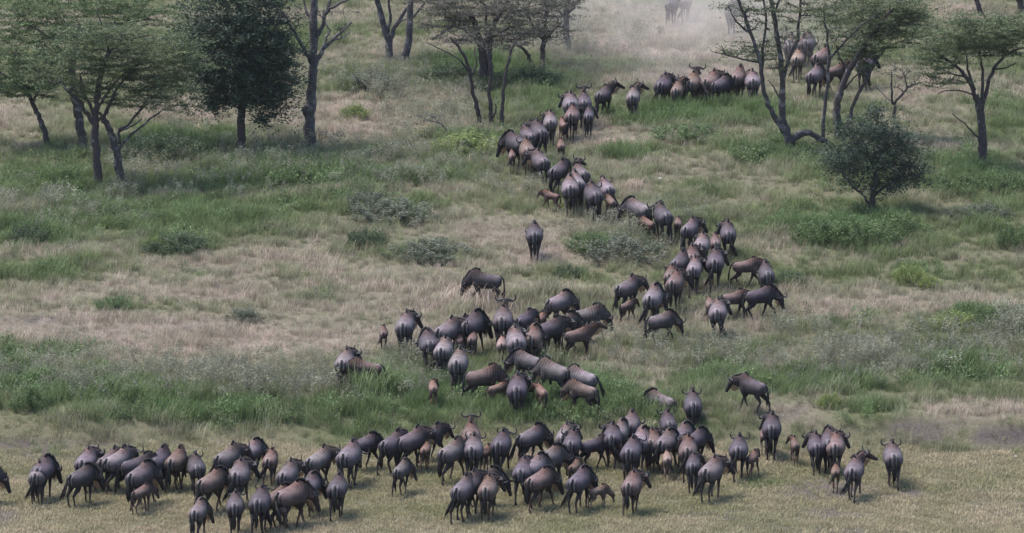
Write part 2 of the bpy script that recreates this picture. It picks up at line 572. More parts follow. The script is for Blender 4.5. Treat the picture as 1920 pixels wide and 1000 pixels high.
def build_grass():
    g = np.random.default_rng(3)
    # short grazed turf
    x, y = candidates(30, 139, 165)
    c = cover(x, y)
    k = (rnd(len(x)) > c['bank']) & (rnd(len(x)) > c['soil'] * .7)
    x, y = x[k], y[k]
    tone = np.clip(0.58 + 1.1 * (fbm(x, y, 4.0, 2) - .5) + .6 * (vnoise(x, y, 1.2, 3) - .5) + .25 * c['dry'][k] - .5 * c['green'][k] + .25 * (rnd(len(x)) - .5), 0, 1)
    scatter('short_turf_grass', [blade_geo(34, .025, .085, .016, .2, .7, g) for _ in range(3)],
            np.stack([x, y, height(x, y)], 1), 0.75 + .7 * rnd(len(x)) + .5 * c['green'][k], tone, c['green'][k],
            grass_material('short_turf_grass', (0.195, 0.19, 0.09), (0.105, 0.16, 0.055), (0.37, 0.30, 0.20), var=.5))
    # meadow grass
    x, y = candidates(15, 153, 268)
    c = cover(x, y)
    k = (rnd(len(x)) < c['bank']) & (rnd(len(x)) > .6 * c['soil']) & (rnd(len(x)) > .55 * c['dry'] - c['tall'])
    x, y = x[k], y[k]
    gr, dr = c['green'][k], c['dry'][k]
    tone = np.clip(0.16 + .95 * dr - .55 * gr + .5 * (fbm(x, y, 3.0, 5) - .5) + .5 * (vnoise(x, y, .9, 2) - .5) + .35 * (rnd(len(x)) - .5), 0, 1)
    sz = 1.08 * (0.6 + .75 * gr) * (1 - .35 * dr) * (0.35 + .35 * rnd(len(x)) + .75 * clump(x, y)) * (1 + 1.9 * c['tall'][k])
    scatter('meadow_grass', [blade_geo(36, .14, .40, .012, .22, .55, g) for _ in range(5)],
            np.stack([x, y, height(x, y)], 1), sz, tone, gr, grass_material('meadow_grass', GREEN_C, LUSH_C, STRAW_C))
    # dry straw
    x, y = candidates(17, 153, 268)
    c = cover(x, y)
    k = (rnd(len(x)) < np.clip(c['dry'] * 1.1 - .05, 0, 1) * c['bank']) & (rnd(len(x)) > c['soil'])
    x, y = x[k], y[k]
    scatter('dry_straw_grass', [blade_geo(26, .12, .34, .012, .22, .5, g) for _ in range(3)],
            np.stack([x, y, height(x, y)], 1), (.36 + .32 * rnd(len(x)) + .5 * clump(x, y, 1.1, 3)) * (1 + 2.2 * c['tall'][k]), np.clip(.68 + .7 * (vnoise(x, y, 1.3, 4) - .5) + .4 * (rnd(len(x)) - .5), 0, 1), 0 * x,
            grass_material('dry_straw_grass', (0.16, 0.165, 0.088), LUSH_C, (0.42, 0.322, 0.262)))
    # tall grass in seed, greyish heads
    x, y = candidates(15, 153, 268)
    c = cover(x, y)
    k = (rnd(len(x)) < c['seed'] * (0.35 + 1.0 * fbm(x, y, 2.6, 2)))
    x, y = x[k], y[k]
    scatter('seeding_grass', [seed_geo(11, .34, .66, .2, g) for _ in range(5)],
            np.stack([x, y, height(x, y)], 1), 0.5 + .4 * rnd(len(x)) + .45 * clump(x, y, 1.2, 2), np.clip(.3 + .5 * (rnd(len(x)) - .5), 0, 1), c['green'][k],
            grass_material('seeding_grass', GREEN_C, LUSH_C, STRAW_C, (0.185, 0.180, 0.130)))
    # leafy green herbs
    x, y = candidates(11, 153, 268)
    c = cover(x, y)
    k = (rnd(len(x)) < np.clip(c['green'] * 1.5 - .45, 0, 1) * (0.25 + 1.2 * fbm(x, y, 2.0, 1))) & (rnd(len(x)) < c['bank'])
    x, y = x[k], y[k]
    scatter('leafy_ground_cover', [forb_geo(46, .34, .24, g, .065) for _ in range(3)],
            np.stack([x, y, height(x, y)], 1), 0.4 + .5 * rnd(len(x)) + .7 * clump(x, y, 1.0, 5), 0.12 * rnd(len(x)), np.clip(.4 + .8 * (rnd(len(x)) - .3), 0, 1),
            grass_material('leafy_ground_cover', (0.115, 0.16, 0.065), (0.06, 0.105, 0.04), (0.2, 0.2, 0.09)))

build_grass()

# ================================================================== THE HERD, one row per animal
# kind, x of trunk, y of withers in the photograph, heading (0 = away, + = turning towards +X), head, coat, label, tail
HERD = [
 # ---- front group on the short turf
 ('a', -38, 868, 82, 'l', 'd', 'wildebeest half out of the picture, only its lowered horned head showing'),
 ('a', 80, 850, 14, 'lr', 'd', 'wildebeest mostly hidden ahead of the dark rump at the outer end of the turf'),
 ('a', 71, 862, 6, 'wr', 'g', 'dark wildebeest with curled horn showing, endmost full animal on the short turf'),
 ('a', 152, 866, 36, 'lr', 'd', 'dark wildebeest with orange beard, tail swung away from its legs', 'l'),
 ('a', 162, 836, 12, 'l', 'g', 'grey rump standing behind the orange-bearded wildebeest'),
 ('a', 206, 836, 30, 'l', 'g', 'wildebeest tucked behind the tall pale striding wildebeest'),
 ('a', 221, 834, 36, 'w', 'l', 'tall pale grey wildebeest striding, with its whole flank clear'),
 ('a', 258, 846, 62, 'l', 'd', 'dark horned head and shoulder between the tall pale wildebeest and the brown calf'),
 ('a', 263, 860, 28, 'lr', 'g', 'wildebeest with brownish back standing over the nosing calf'),
 ('c', 266, 903, 34, 'lr', 'b', 'grey-brown calf nosing down in front of the brownish-backed adult'),
 ('a', 298, 833, 22, 'l', 'd', 'dark wildebeest at the back of the front group, rear of the orange calf'),
 ('a', 331, 834, 18, 'l', 'b', 'wildebeest with a peaked black mane behind the orange calf'),
 ('c', 319, 866, 52, 'lr', 'r', 'orange-brown calf walking among the legs of the front group'),
 ('a', 368, 847, -8, 'w', 'd', 'small dark wildebeest with both horns spread wide, beside the orange calf'),
 ('a', 396, 873, 32, 'lr', 'b', 'broad brown wildebeest seen from behind with head turned to the ground'),
 ('y', 372, 931, 12, 'lr', 'g', 'narrow grey yearling at the lower edge turning its lowered head aside'),
 ('a', 441, 918, 0, 'w', 'd', 'plump dark rump at the lower edge with hind legs cut by the frame'),
 ('a', 427, 828, 32, 'w', 'g', 'striped pale rump with humped shoulders in front of the highest mane'),
 ('a', 448, 857, 10, 'w', 'g', 'rounded grey rump just above the plump dark rump'),
 ('a', 470, 819, 26, 'lr', 'l', 'pale-hipped wildebeest under the grass bank, horns lowered past its flank'),
 ('y', 507, 838, 10, 'w', 'b', 'brown yearling walking alone beside the pale-hipped wildebeest'),
 ('a', 540, 859, 16, 'wr', 'g', 'wildebeest with black-streaked rump just behind the pair at the lower edge'),
 ('a', 598, 834, 32, 'wr', 'l', 'pale wildebeest with sharply peaked black mane and horn pointing outwards'),
 ('a', 546, 896, 42, 'lr', 'b', 'brown back rising behind the mother of the calf at the lower edge'),
 ('a', 488, 908, 8, 'w', 'd', 'dark rump with two black streaks, half hidden by the mother at the lower edge'),
 ('a', 521, 904, 34, 'lr', 'b', 'big wildebeest mother at the lower edge with long black tail and bent neck'),
 ('c', 532, 931, 4, 'w', 'b', 'grey-brown calf pressed against its mother at the lower edge'),
 ('a', 581, 882, 14, 'lr', 'd', 'dark wildebeest with curled tail between the mother and the spread-horned one', 'r'),
 ('a', 633, 884, 8, 'l', 'd', 'dark wildebeest with lowered head and horn tips showing at both flanks'),
 ('a', 655, 822, 18, 'l', 'g', 'grey rump following the tall dark wildebeest that lowers its black face'),
 ('a', 684, 808, 56, 'lr', 'd', 'tall dark wildebeest in profile lowering its black face'),
 ('a', 736, 803, 32, 'w', 'd', 'dark wildebeest with long straight tail leading the three at the foot of the bank'),
 ('a', 771, 797, 42, 'w', 'g', 'middle wildebeest of the three walking abreast at the foot of the bank'),
 ('a', 808, 791, 48, 'w', 'd', 'outermost of the three abreast, black mane against the green bank'),
 ('c', 798, 822, 8, 'w', 'r', 'orange-brown calf behind the three walking abreast'),
 ('y', 753, 857, 20, 'lr', 'g', 'small grey wildebeest alone on open turf with its head low'),
 ('a', 846, 818, 32, 'l', 'g', 'wildebeest striding with hind leg stretched back, tail hanging free'),
 ('a', 883, 787, 0, 'u', 'b', 'reddish-brown wildebeest with raised horned head against the green bank'),
 ('a', 887, 811, 5, 'w', 'g', 'pale rump directly below the raised reddish-brown head'),
 ('c', 912, 830, 22, 'w', 'r', 'red-brown calf in front of the pale rump'),
 ('a', 940, 802, 12, 'w', 'd', 'dark wildebeest with level horns showing both sides of its shoulders'),
 ('a', 995, 791, 40, 'lr', 'g', 'wildebeest walking off with tail swept back and high peaked mane', 'l'),
 ('a', 981, 853, 10, 'w', 'd', 'dark rump half covered by the large brown-flanked wildebeest'),
 ('a', 1030, 829, 42, 'lr', 'g', 'wildebeest with white-edged horns lost in the knot of heads on the turf'),
 ('a', 1003, 846, 28, 'lr', 'l', 'pale back under the knot of horns on the turf'),
 ('a', 1012, 872, 36, 'lr', 'b', 'large brown-flanked wildebeest striding with long neck stretched low'),
 ('a', 868, 886, 20, 'w', 'g', 'grey rump mostly covered by the wildebeest with the slanting black tail', 'l'),
 ('a', 882, 878, 24, 'w', 'd', 'wildebeest with a long black tail slanting away over the turf', 'l'),
 ('a', 908, 872, 74, 'lr', 'd', 'black-faced wildebeest with head lowered in profile behind the slim pale one'),
 ('a', 915, 886, 9, 'w', 'b', 'slim pale brown wildebeest in front of the black-faced profile'),
 ('a', 1060, 790, 10, 'w', 'l', 'pale hips of the rear one of two wildebeest at the foot of the bank'),
 ('a', 1073, 801, 8, 'w', 'd', 'round dark rump in front of the pale hips at the foot of the bank'),
 ('y', 1113, 813, 62, 'l', 'd', 'dark slim yearling in profile with thin legs and lowered head'),
 ('c', 1078, 856, 20, 'w', 'r', 'orange-backed calf peeping over the dark walking wildebeest'),
 ('a', 1086, 871, 22, 'lr', 'd', 'dark wildebeest next to the grazing calf'),
 ('c', 1122, 905, 58, 'gr', 't', 'tan calf grazing with head to the turf'),
 ('a', 1185, 879, 14, 'wr', 'b', 'brown wildebeest walking alone in front of the herd with horn held out'),
 ('a', 1148, 790, 4, 'w', 'd', 'dark rump leading the cluster climbing from the turf'),
 ('a', 1163, 783, 10, 'lr', 'l', 'pale back with horn over it in the cluster climbing from the turf'),
 ('a', 1182, 767, 12, 'l', 'g', 'topmost grey back of the cluster climbing from the turf'),
 ('c', 1158, 817, 2, 'w', 'r', 'reddish calf under the dark rump of the climbing cluster'),
 ('a', 1184, 815, 12, 'w', 'd', 'dark wildebeest walking below the white-streaked rump'),
 ('a', 1202, 797, 10, 'lr', 'l', 'white-streaked rump with one horn curling below it'),
 ('a', 1222, 800, 6, 'l', 'b', 'brown shoulder squeezed between the white-streaked rump and the long-tailed flank'),
 ('a', 1249, 801, 22, 'lr', 'g', 'large grey flank with long tail hanging over the pale calf', 'l'),
 ('a', 1279, 788, 20, 'lr', 'g', 'back seen just over the large grey flank'),
 ('a', 1304, 798, 30, 'lr', 'd', 'dark head and horns behind the brown-backed rump'),
 ('a', 1290, 812, 4, 'w', 'b', 'brown-backed rump above the dark small one on the turf'),
 ('c', 1251, 841, 0, 'w', 't', 'pale calf seen square from behind under the large grey flank'),
 ('y', 1300, 846, 6, 'w', 'd', 'dark yearling walking beside the wildebeest with outstretched horn'),
 ('a', 1334, 852, 22, 'wr', 'g', 'grey wildebeest with outstretched horn and tail trailing to one side', 'l'),
 ('a', 1385, 812, 5, 'w', 'd', 'round dark wildebeest with black tail brushing its hocks, screening a calf'),
 ('c', 1411, 840, 24, 'w', 'r', 'reddish calf half hidden by the round dark wildebeest'),
 ('a', 1253, 766, -4, 'w', 'd', 'dark rump just below the wildebeest turning across the bank'),
 ('a', 1240, 727, -50, 'll', 'l', 'pale wildebeest turning across the bank with hanging head'),
 ('a', 1299, 728, 0, 'w', 'd', 'very dark narrow rump in the green grass of the bank'),
 ('a', 1411, 699, -50, 'wl', 'd', 'large bull in profile on the bank with an orange beard'),
 ('a', 1447, 771, 5, 'w', 'd', 'dark rump directly under the bearded bull'),
 ('c', 1432, 797, 2, 'w', 'b', 'small brown calf touching the rump under the bearded bull'),
 ('c', 1490, 815, -4, 'wl', 'b', 'brown calf standing by itself with ears out, between two groups'),
 ('a', 1530, 808, 0, 'w', 'd', 'dark wildebeest with ragged tail, one of three abreast by the eroded bank'),
 ('a', 1555, 798, 4, 'll', 'd', 'black-maned wildebeest mostly hidden behind the pair by the eroded bank'),
 ('a', 1567, 806, 6, 'w', 'b', 'brown-rumped wildebeest of the group by the eroded bank'),
 ('c', 1567, 866, 5, 'w', 'r', 'brown calf walking level with the hook-horned wildebeest'),
 ('a', 1602, 852, 12, 'ur', 'g', 'grey hook-horned wildebeest beside the brown calf, tail to one side', 'l'),
 ('a', 1674, 825, 0, 'w', 'g', 'last adult on the open turf, screened by a pale-legged calf'),
 ('c', 1672, 853, 2, 'w', 'b', 'pale-legged calf directly behind the last adult on the turf'),
 # ---- tall grass and middle of the column
 ('a', 647, 650, 10, 'wr', 'l', 'pale wildebeest with upright mane beside the brown one in tall grass'),
 ('y', 686, 669, -86, 'l', 'b', 'brown wildebeest in profile sunk in tall grass'),
 ('c', 719, 607, 0, 'w', 'b', 'slender calf with ears out beside the tall solitary adult'),
 ('a', 760, 580, 8, 'wr', 'g', 'tall solitary adult with hooked horns beside a slender calf'),
 ('a', 804, 614, -6, 'll', 'd', 'dark wildebeest with two horns jutting out of the cluster toward the calf and adult'),
 ('a', 832, 628, 10, 'w', 'l', 'white-hipped rump in the middle of the cluster in long grass'),
 ('a', 860, 648, 8, 'w', 'l', 'white rump lowest in the cluster, standing deep in grass'),
 ('a', 838, 592, 32, 'l', 'g', 'large striped wildebeest with white-edged horns behind the white-hipped rump'),
 ('a', 862, 589, 36, 'l', 'd', 'dark flank between the striped wildebeest and the peaked mane'),
 ('a', 885, 578, 22, 'lr', 'd', 'dark wildebeest with peaked mane and horned head at the head of the cluster'),
 ('c', 860, 622, 10, 'w', 'r', 'red-brown calf above the lowest white rump'),
 ('c', 886, 617, 8, 'w', 'b', 'dark brown calf under the peaked-mane wildebeest'),
 ('c', 812, 708, -4, 'wr', 'r', 'lone tiny brown calf wading through tall green grass'),
 ('a', 905, 681, 78, 'l', 'b', 'heavy brown wildebeest in profile with outstretched head in the grass'),
 ('c', 934, 712, 62, 'l', 'r', 'orange calf hidden beneath the head of the heavy brown wildebeest'),
 ('a', 970, 697, 3, 'w', 'd', 'wildebeest with white-striped rump and crossed hind legs in green grass'),
 ('c', 1015, 716, -18, 'wl', 'r', 'red calf with black face beside the white-striped rump'),
 ('y', 1092, 709, -62, 'l', 'b', 'dark brown yearling standing in front of the grey long-tailed cow'),
 ('a', 1094, 683, -52, 'l', 'l', 'grey long-tailed cow behind the dark brown yearling', 'r'),
 ('a', 1040, 668, -52, 'l', 'g', 'middle animal of three facing the same way in file through grass'),
 ('a', 990, 652, -54, 'll', 'g', 'first animal of three in file, horns reaching past the white-horned knot'),
 ('a', 943, 569, 5, 'u', 'g', 'wildebeest with raised spread horns and streaked rump'),
 ('y', 984, 576, 32, 'w', 'd', 'small dark wildebeest beside the one with raised spread horns'),
 ('a', 1048, 541, 42, 'lr', 'l', 'big pale-backed wildebeest with rounded hump below the straw meadow'),
 ('a', 1101, 568, 76, 'l', 'g', 'big wildebeest in profile with black face and pale beard, above a young one'),
 ('y', 1085, 607, 68, 'u', 'b', 'slim brown young wildebeest in profile with raised neck'),
 ('a', 1056, 581, 46, 'lr', 'g', 'grey back with curved white horn between the profile and the raised horns'),
 ('a', 1030, 590, 52, 'w', 'd', 'dark striped neck of a wildebeest facing the slim brown young one'),
 ('a', 967, 608, -4, 'l', 'l', 'pale rump with pointed mane inside the white-horned knot'),
 ('c', 941, 626, 4, 'w', 't', 'pale brown calf at the edge of the white-horned knot'),
 ('c', 1009, 629, 6, 'w', 'r', 'rusty calf beneath the dark striped neck'),
 ('a', 999, 605, 10, 'lr', 'b', 'reddish back next to the pale rump with pointed mane'),
 ('c', 1014, 581, 24, 'w', 'r', 'light red calf squeezed beside the big pale-backed wildebeest'),
 ('a', 911, 503, -86, 'l', 'd', 'solitary dark wildebeest in profile crossing straw-coloured grass'),
 # ---- bend of the column
 ('a', 1176, 514, 36, 'wr', 'g', 'humped wildebeest with stretched horn, a grey calf beneath its flank'),
 ('c', 1176, 558, 42, 'w', 'b', 'grey calf walking under the humped wildebeest'),
 ('a', 1224, 529, 13, 'lr', 'l', 'light grey wildebeest with black tail above the lone flank in profile'),
 ('a', 1266, 502, 15, 'w', 'b', 'pinkish-brown wildebeest with slim hind legs in the bend of the column'),
 ('a', 1240, 578, 66, 'lr', 'g', 'dark blue-grey wildebeest in profile with lowered hooked horns, alone below the bend'),
 ('a', 1302, 478, 8, 'l', 'l', 'white-streaked rump in the thick of the bend'),
 ('a', 1341, 462, 5, 'wr', 'd', 'dark rump with outward horn at the outer side of the bend'),
 ('a', 1365, 411, 0, 'l', 'd', 'broad pale-striped rump standing clear above the bend'),
 ('a', 1294, 405, 22, 'wr', 'g', 'topmost back of the bend with a horn hooked over it'),
 ('a', 1316, 433, 10, 'l', 'l', 'pale back just beneath the hooked horn in the bend'),
 ('y', 1341, 434, 0, 'w', 'b', 'small brown rump tucked beside the broad pale-striped rump'),
 ('a', 1297, 457, 5, 'w', 'b', 'reddish-brown rump above the white-streaked one in the bend'),
 ('a', 1275, 466, 20, 'l', 'd', 'dark shoulder at the inner side of the bend'),
 ('y', 1258, 493, 10, 'wl', 'b', 'brown young animal with one horn out, inner side of the bend'),
 ('y', 1400, 480, 84, 'w', 'b', 'brown yearling in profile with straight black mane beyond the bend'),
 ('a', 1437, 487, -4, 'l', 'd', 'round blue-grey rump beside the brown yearling with straight mane'),
 ('a', 1426, 531, 68, 'lr', 'd', 'wildebeest in profile with black face hanging in the dry grass'),
 ('y', 1377, 540, 80, 'w', 'b', 'dark brown yearling partly hidden behind the white rump with forked tail'),
 ('a', 1346, 556, 5, 'wr', 'l', 'white rump with split black tail, apart from the bend'),
 ('c', 1331, 553, 0, 'w', 'b', 'brown calf peeping from behind the white rump with split tail'),
 ('a', 1197, 367, -40, 'll', 'l', 'light wildebeest with horns reaching out over the open grass mound'),
 ('a', 1243, 377, -16, 'w', 'd', 'dark wildebeest with long tail behind the red calf on the mound'),
 ('c', 1214, 403, -34, 'l', 'r', 'red calf under the light wildebeest by the grass mound'),
 ('c', 1271, 404, 4, 'w', 'b', 'narrow calf between the long-tailed one and the bend'),
 # ---- upper column
 ('a', 1069, 325, 0, 'l', 'l', 'light grey rump walking with two dark-streaked legs beside the red-shouldered calf'),
 ('a', 1112, 338, -12, 'l', 'd', 'dark wildebeest stepping beside the light grey rump'),
 ('c', 1033, 354, -60, 'wl', 'r', 'red-shouldered calf with black head stepping out of the column'),
 ('a', 1136, 330, -16, 'w', 'l', 'white-rumped wildebeest with small horns on the outer side of the column'),
 ('c', 1145, 362, -16, 'w', 'b', 'brown calf below the white-rumped wildebeest'),
 ('a', 1048, 296, 26, 'w', 'd', 'dark flank stepping across the upper column'),
 ('a', 1013, 278, -18, 'w', 'g', 'grey wildebeest between the dark flank and the brown rump'),
 ('a', 988, 256, -6, 'w', 'b', 'brown rump with a calf at its side in the upper column'),
 ('a', 1088, 302, -22, 'ur', 'g', 'wildebeest looking sideways with broad horns above the light grey rump'),
 ('a', 1081, 318, -10, 'l', 'l', 'pale back beneath the broad sideways horns'),
 ('c', 960, 277, 0, 'w', 'b', 'calf on the inner edge beside the brown rump'),
 ('c', 1052, 257, 0, 'w', 'r', 'reddish calf walking alone in the gap of the upper column'),
 ('a', 1002, 414, 0, 'l', 'd', 'lone straggler seen square from behind on the path of trodden grass'),
 ('a', 968, 243, -32, 'll', 'd', 'dark wildebeest with horn jutting over the grass by slender trunks'),
 ('a', 990, 232, -20, 'l', 'g', 'greyish back behind the jutting horn'),
 ('a', 1010, 222, -12, 'l', 'd', 'dark shoulder between the greyish back and the peaked pale rump'),
 ('a', 1032, 205, 0, 'w', 'l', 'pale rump with sharp mane peak in the upper column'),
 ('c', 1056, 218, -10, 'w', 'r', 'rusty calf between the sharp mane peak and the brown walking cow'),
 ('a', 1073, 193, 8, 'w', 'b', 'brown walking cow with clear long legs in the upper column'),
 ('y', 1104, 197, 4, 'w', 'd', 'slim dark wildebeest with striped rump beside the brown walking cow'),
 ('a', 1070, 170, 0, 'wl', 'l', 'white-hipped rump where the column turns under the dust'),
 ('a', 1095, 168, 0, 'u', 'd', 'wildebeest with lifted head and flat wide horns at the turn under the dust'),
 ('a', 1132, 156, 22, 'ur', 'd', 'dark wildebeest standing apart with horns turned sideways, before the dust'),
 ('a', 1187, 159, 6, 'ur', 'l', 'wildebeest with big upcurved horns knee-deep in green grass'),
 ('a', 1244, 135, 16, 'l', 'd', 'dark striped rump first in the row along the green rise'),
 ('y', 1270, 148, 10, 'ur', 'b', 'small brown rump with upright horn in the row along the green rise'),
 ('a', 1298, 131, 16, 'u', 'b', 'brown wildebeest with raised crooked horns in the row along the green rise'),
 ('c', 1311, 149, 10, 'w', 'r', 'red calf in front of the raised crooked horns'),
 ('a', 1333, 129, 26, 'w', 'b', 'brown back behind the large dark flank on the rise'),
 ('a', 1352, 137, 36, 'lr', 'd', 'large dark flank in three-quarter view on the green rise'),
 ('a', 1384, 121, 16, 'l', 'b', 'brown-grey rump against the low acacia spray'),
 ('a', 1411, 129, 0, 'w', 'l', 'white-streaked rump next to the forked acacia stem'),
 ('a', 1496, 89, 10, 'w', 't', 'tan bull seen between the forked acacia stems, clear of the grass'),
 ('a', 1514, 57, 10, 'l', 'd', 'dark wildebeest above the tan bull, seen through branches'),
 ('a', 1528, 118, 22, 'lr', 'g', 'grey wildebeest grazing below the tan bull'),
 ('y', 1566, 116, 62, 'u', 'b', 'brown yearling behind the thin upright acacia stem'),
 ('a', 1622, 96, 12, 'l', 'd', 'dark wildebeest hidden in the crook of the lichen-barked acacia'),
 ('a', 1483, 62, 8, 'w', 'g', 'dim grey wildebeest between forked stems near the dust'),
 ('a', 1372, 0, 4, 'w', 'd', 'dark hindquarters fading in the dust at the top edge'),
 ('a', 1260, -12, 14, 'w', 'd', 'faint wildebeest at the top edge deep in the dust, inner of a pair'),
 ('a', 1286, -16, 8, 'w', 'b', 'faint reddish wildebeest at the top edge in the dust, nearer the forked acacia'),
 ('a', 1500, 64, 32, 'l', 'g', 'grey back overlapping the dark one above the tan bull'),
 ('a', 1541, 84, 30, 'l', 'b', 'brown back behind the grazing grey one, seen through acacia twigs'),
]

# ================================================================== WILDEBEEST
def coat_material():
    """hair colour laid out on the animal: streaked hips, striped shoulders, black face, painted sky highlight on the back, painted shade below"""
    m, nt, b = material('wildebeest_coat')
    b.inputs['Roughness'].default_value = 0.72
    b.inputs['Specular IOR Level'].default_value = 0.12
    oi = N(nt, 'ShaderNodeObjectInfo')
    at = attr(nt, 'coat')
    sep = N(nt, 'ShaderNodeSeparateColor')
    nt.links.new(at.outputs['Color'], sep.inputs[0])
    n1, n2 = noise(nt, 5.0, 4), noise(nt, 30.0, 3)
    tc = N(nt, 'ShaderNodeTexCoord')
    xyz = N(nt, 'ShaderNodeSeparateXYZ')
    nt.links.new(tc.outputs['Object'], xyz.inputs[0])
    X, Y, Z = xyz.outputs
    def ss(v, lo, hi):
        r = N(nt, 'ShaderNodeMapRange')
        r.interpolation_type = 'SMOOTHSTEP'
        lo2, hi2, a, e = (lo, hi, 0.0, 1.0) if lo < hi else (hi, lo, 1.0, 0.0)
        r.inputs['From Min'].default_value, r.inputs['From Max'].default_value = lo2, hi2
        r.inputs['To Min'].default_value, r.inputs['To Max'].default_value = a, e
        nt.links.new(v, r.inputs['Value'])
        return r.outputs[0]
    def mul(*v):
        o = v[0]
        for q in v[1:]:
            o = mathn(nt, 'MULTIPLY', o, q)
        return o
    wob = mathn(nt, 'MULTIPLY', mathn(nt, 'SUBTRACT', n1.outputs['Fac'], 0.5), 0.10)
    ax = mathn(nt, 'ADD', mathn(nt, 'ABSOLUTE', X), wob)
    def band(lo, mid, hi):
        return mul(ss(ax, lo, mid), ss(ax, hi, mid))
    grown = at.outputs['Alpha']
    rump = mul(ss(Y, -.30, -.46), grown)
    lowz = mul(ss(Z, .64, .76), ss(Z, 1.12, 1.02))
    dark_hip = mul(band(.085, .125, .17), rump, lowz)
    dark_hip2 = mul(band(-.05, .0, .05), rump, lowz)
    white_hip = mul(band(.035, .068, .10), rump, ss(Z, .66, .78), ss(Z, 1.2, 1.1))
    wave = mathn(nt, 'SINE', mathn(nt, 'MULTIPLY', mathn(nt, 'ADD', Y, mathn(nt, 'MULTIPLY', wob, .5)), 62.0))
    fore = mul(ss(wave, -.1, .7), ss(Y, -.12, .14), ss(Z, .62, .76), grown)
    c = oi.outputs['Color']
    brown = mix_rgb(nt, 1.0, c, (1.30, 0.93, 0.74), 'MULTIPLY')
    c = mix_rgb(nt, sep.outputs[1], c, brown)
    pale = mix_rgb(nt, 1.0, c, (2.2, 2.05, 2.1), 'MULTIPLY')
    c = mix_rgb(nt, sep.outputs[2], c, pale)  # sky highlight painted into the coat on back and upper rump
    c = mix_rgb(nt, mathn(nt, 'MULTIPLY', white_hip, .48), c, (0.23, 0.21, 0.215))
    c = mix_rgb(nt, mathn(nt, 'MULTIPLY', dark_hip, .85), c, (0.009, 0.008, 0.010))
    c = mix_rgb(nt, mathn(nt, 'MULTIPLY', dark_hip2, .45), c, (0.009, 0.008, 0.010))
    c = mix_rgb(nt, mathn(nt, 'MULTIPLY', fore, .55), c, (0.010, 0.009, 0.010))
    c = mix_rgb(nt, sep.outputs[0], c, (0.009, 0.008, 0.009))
    hv = N(nt, 'ShaderNodeHueSaturation')
    v = mathn(nt, 'ADD', mathn(nt, 'MULTIPLY', n1.outputs['Fac'], 1.5), mathn(nt, 'MULTIPLY', n2.outputs['Fac'], 1.2))
    nt.links.new(mathn(nt, 'ADD', v, -0.35), hv.inputs['Value'])
    nt.links.new(c, hv.inputs['Color'])
    nt.links.new(hv.outputs[0], b.inputs['Base Color'])
    bp = N(nt, 'ShaderNodeBump')
    bp.inputs['Strength'].default_value = 0.5
    bp.inputs['Distance'].default_value = 0.03
    nt.links.new(n2.outputs['Fac'], bp.inputs['Height'])
    nt.links.new(bp.outputs[0], b.inputs['Normal'])
    return m

def plain(name, col, rough=0.7, spec=0.3, var=0.3, scale=12.0):
    m, nt, b = material(name)
    b.inputs['Roughness'].default_value = rough
    b.inputs['Specular IOR Level'].default_value = spec
    n = noise(nt, scale, 3)
    c = mix_rgb(nt, n.outputs['Fac'], tuple(v * (1 - var) for v in col), tuple(v * (1 + var) for v in col))
    nt.links.new(c, b.inputs['Base Color'])
    return m

M_COAT = coat_material()
M_HAIR = plain('black_hair', (0.010, 0.009, 0.010), 0.6, 0.2)
M_BEARD = plain('tan_beard_hair', (0.26, 0.15, 0.085), 0.8, 0.2)
M_HORN = plain('dark_horn', (0.018, 0.016, 0.017), 0.55, 0.3)
M_HOOF = plain('hoof_horn', (0.02, 0.018, 0.018), 0.5, 0.4)
M_EYE = plain('dark_eye', (0.01, 0.008, 0.008), 0.15, 0.5)
COATS = dict(g=(0.052, 0.044, 0.046), d=(0.033, 0.028, 0.032), l=(0.070, 0.060, 0.062), b=(0.058, 0.042, 0.037),
             r=(0.066, 0.044, 0.036), t=(0.088, 0.068, 0.057))

YS = .76
TRUNK = [(-.80, .95, .09, .09), (-.76, .935, .18, .155), (-.66, .915, .255, .215), (-.50, .905, .30, .25), (-.25, .915, .32, .27),
         (0., .935, .325, .295), (.20, .965, .31, .33), (.38, 1.02, .275, .38), (.52, 1.05, .215, .37), (.66, 1.06, .155, .295), (.78, 1.05, .08, .17)]
TRUNK = [(a * YS, b, c_, d) for a, b, c_, d in TRUNK]
HEADP = {'w': (5, -56), 'l': (-34, -68), 'g': (-56, -76), 'u': (38, -24)}

def frames(kind, head):
    """neck base, poll, head direction, side and up vectors, neck direction (adult size)"""
    el, pt = HEADP[head[0]]
    if kind == 'c':
        el += 14
    yaw = {'l': -1, 'r': 1}.get(head[1:], 0) * math.radians(42)
    if head[0] == 'u':
        yaw *= 1.1
    el, pt = math.radians(el), math.radians(pt)
    base = Vector((0, .58 * YS, 1.08))
    nl = {'w': .38, 'l': .42, 'g': .60, 'u': .46}[head[0]] * (0.9 if kind == 'c' else 1)
    nd = Vector((math.sin(yaw * .75) * math.cos(el), math.cos(yaw * .75) * math.cos(el), math.sin(el)))
    poll = base + nd * nl
    hy = yaw * 1.35
    hd = Vector((math.sin(hy) * math.cos(pt), math.cos(hy) * math.cos(pt), math.sin(pt)))
    side = Vector((math.cos(hy), -math.sin(hy), 0))
    up = side.cross(hd).normalized()
    return base, poll, hd, side, up, nd

LEGSET = {'s': (.06, -.08, -.06, .10), 'a': (1.0, -.75, -.8, .9), 'b': (-.8, .95, .9, -.7)}

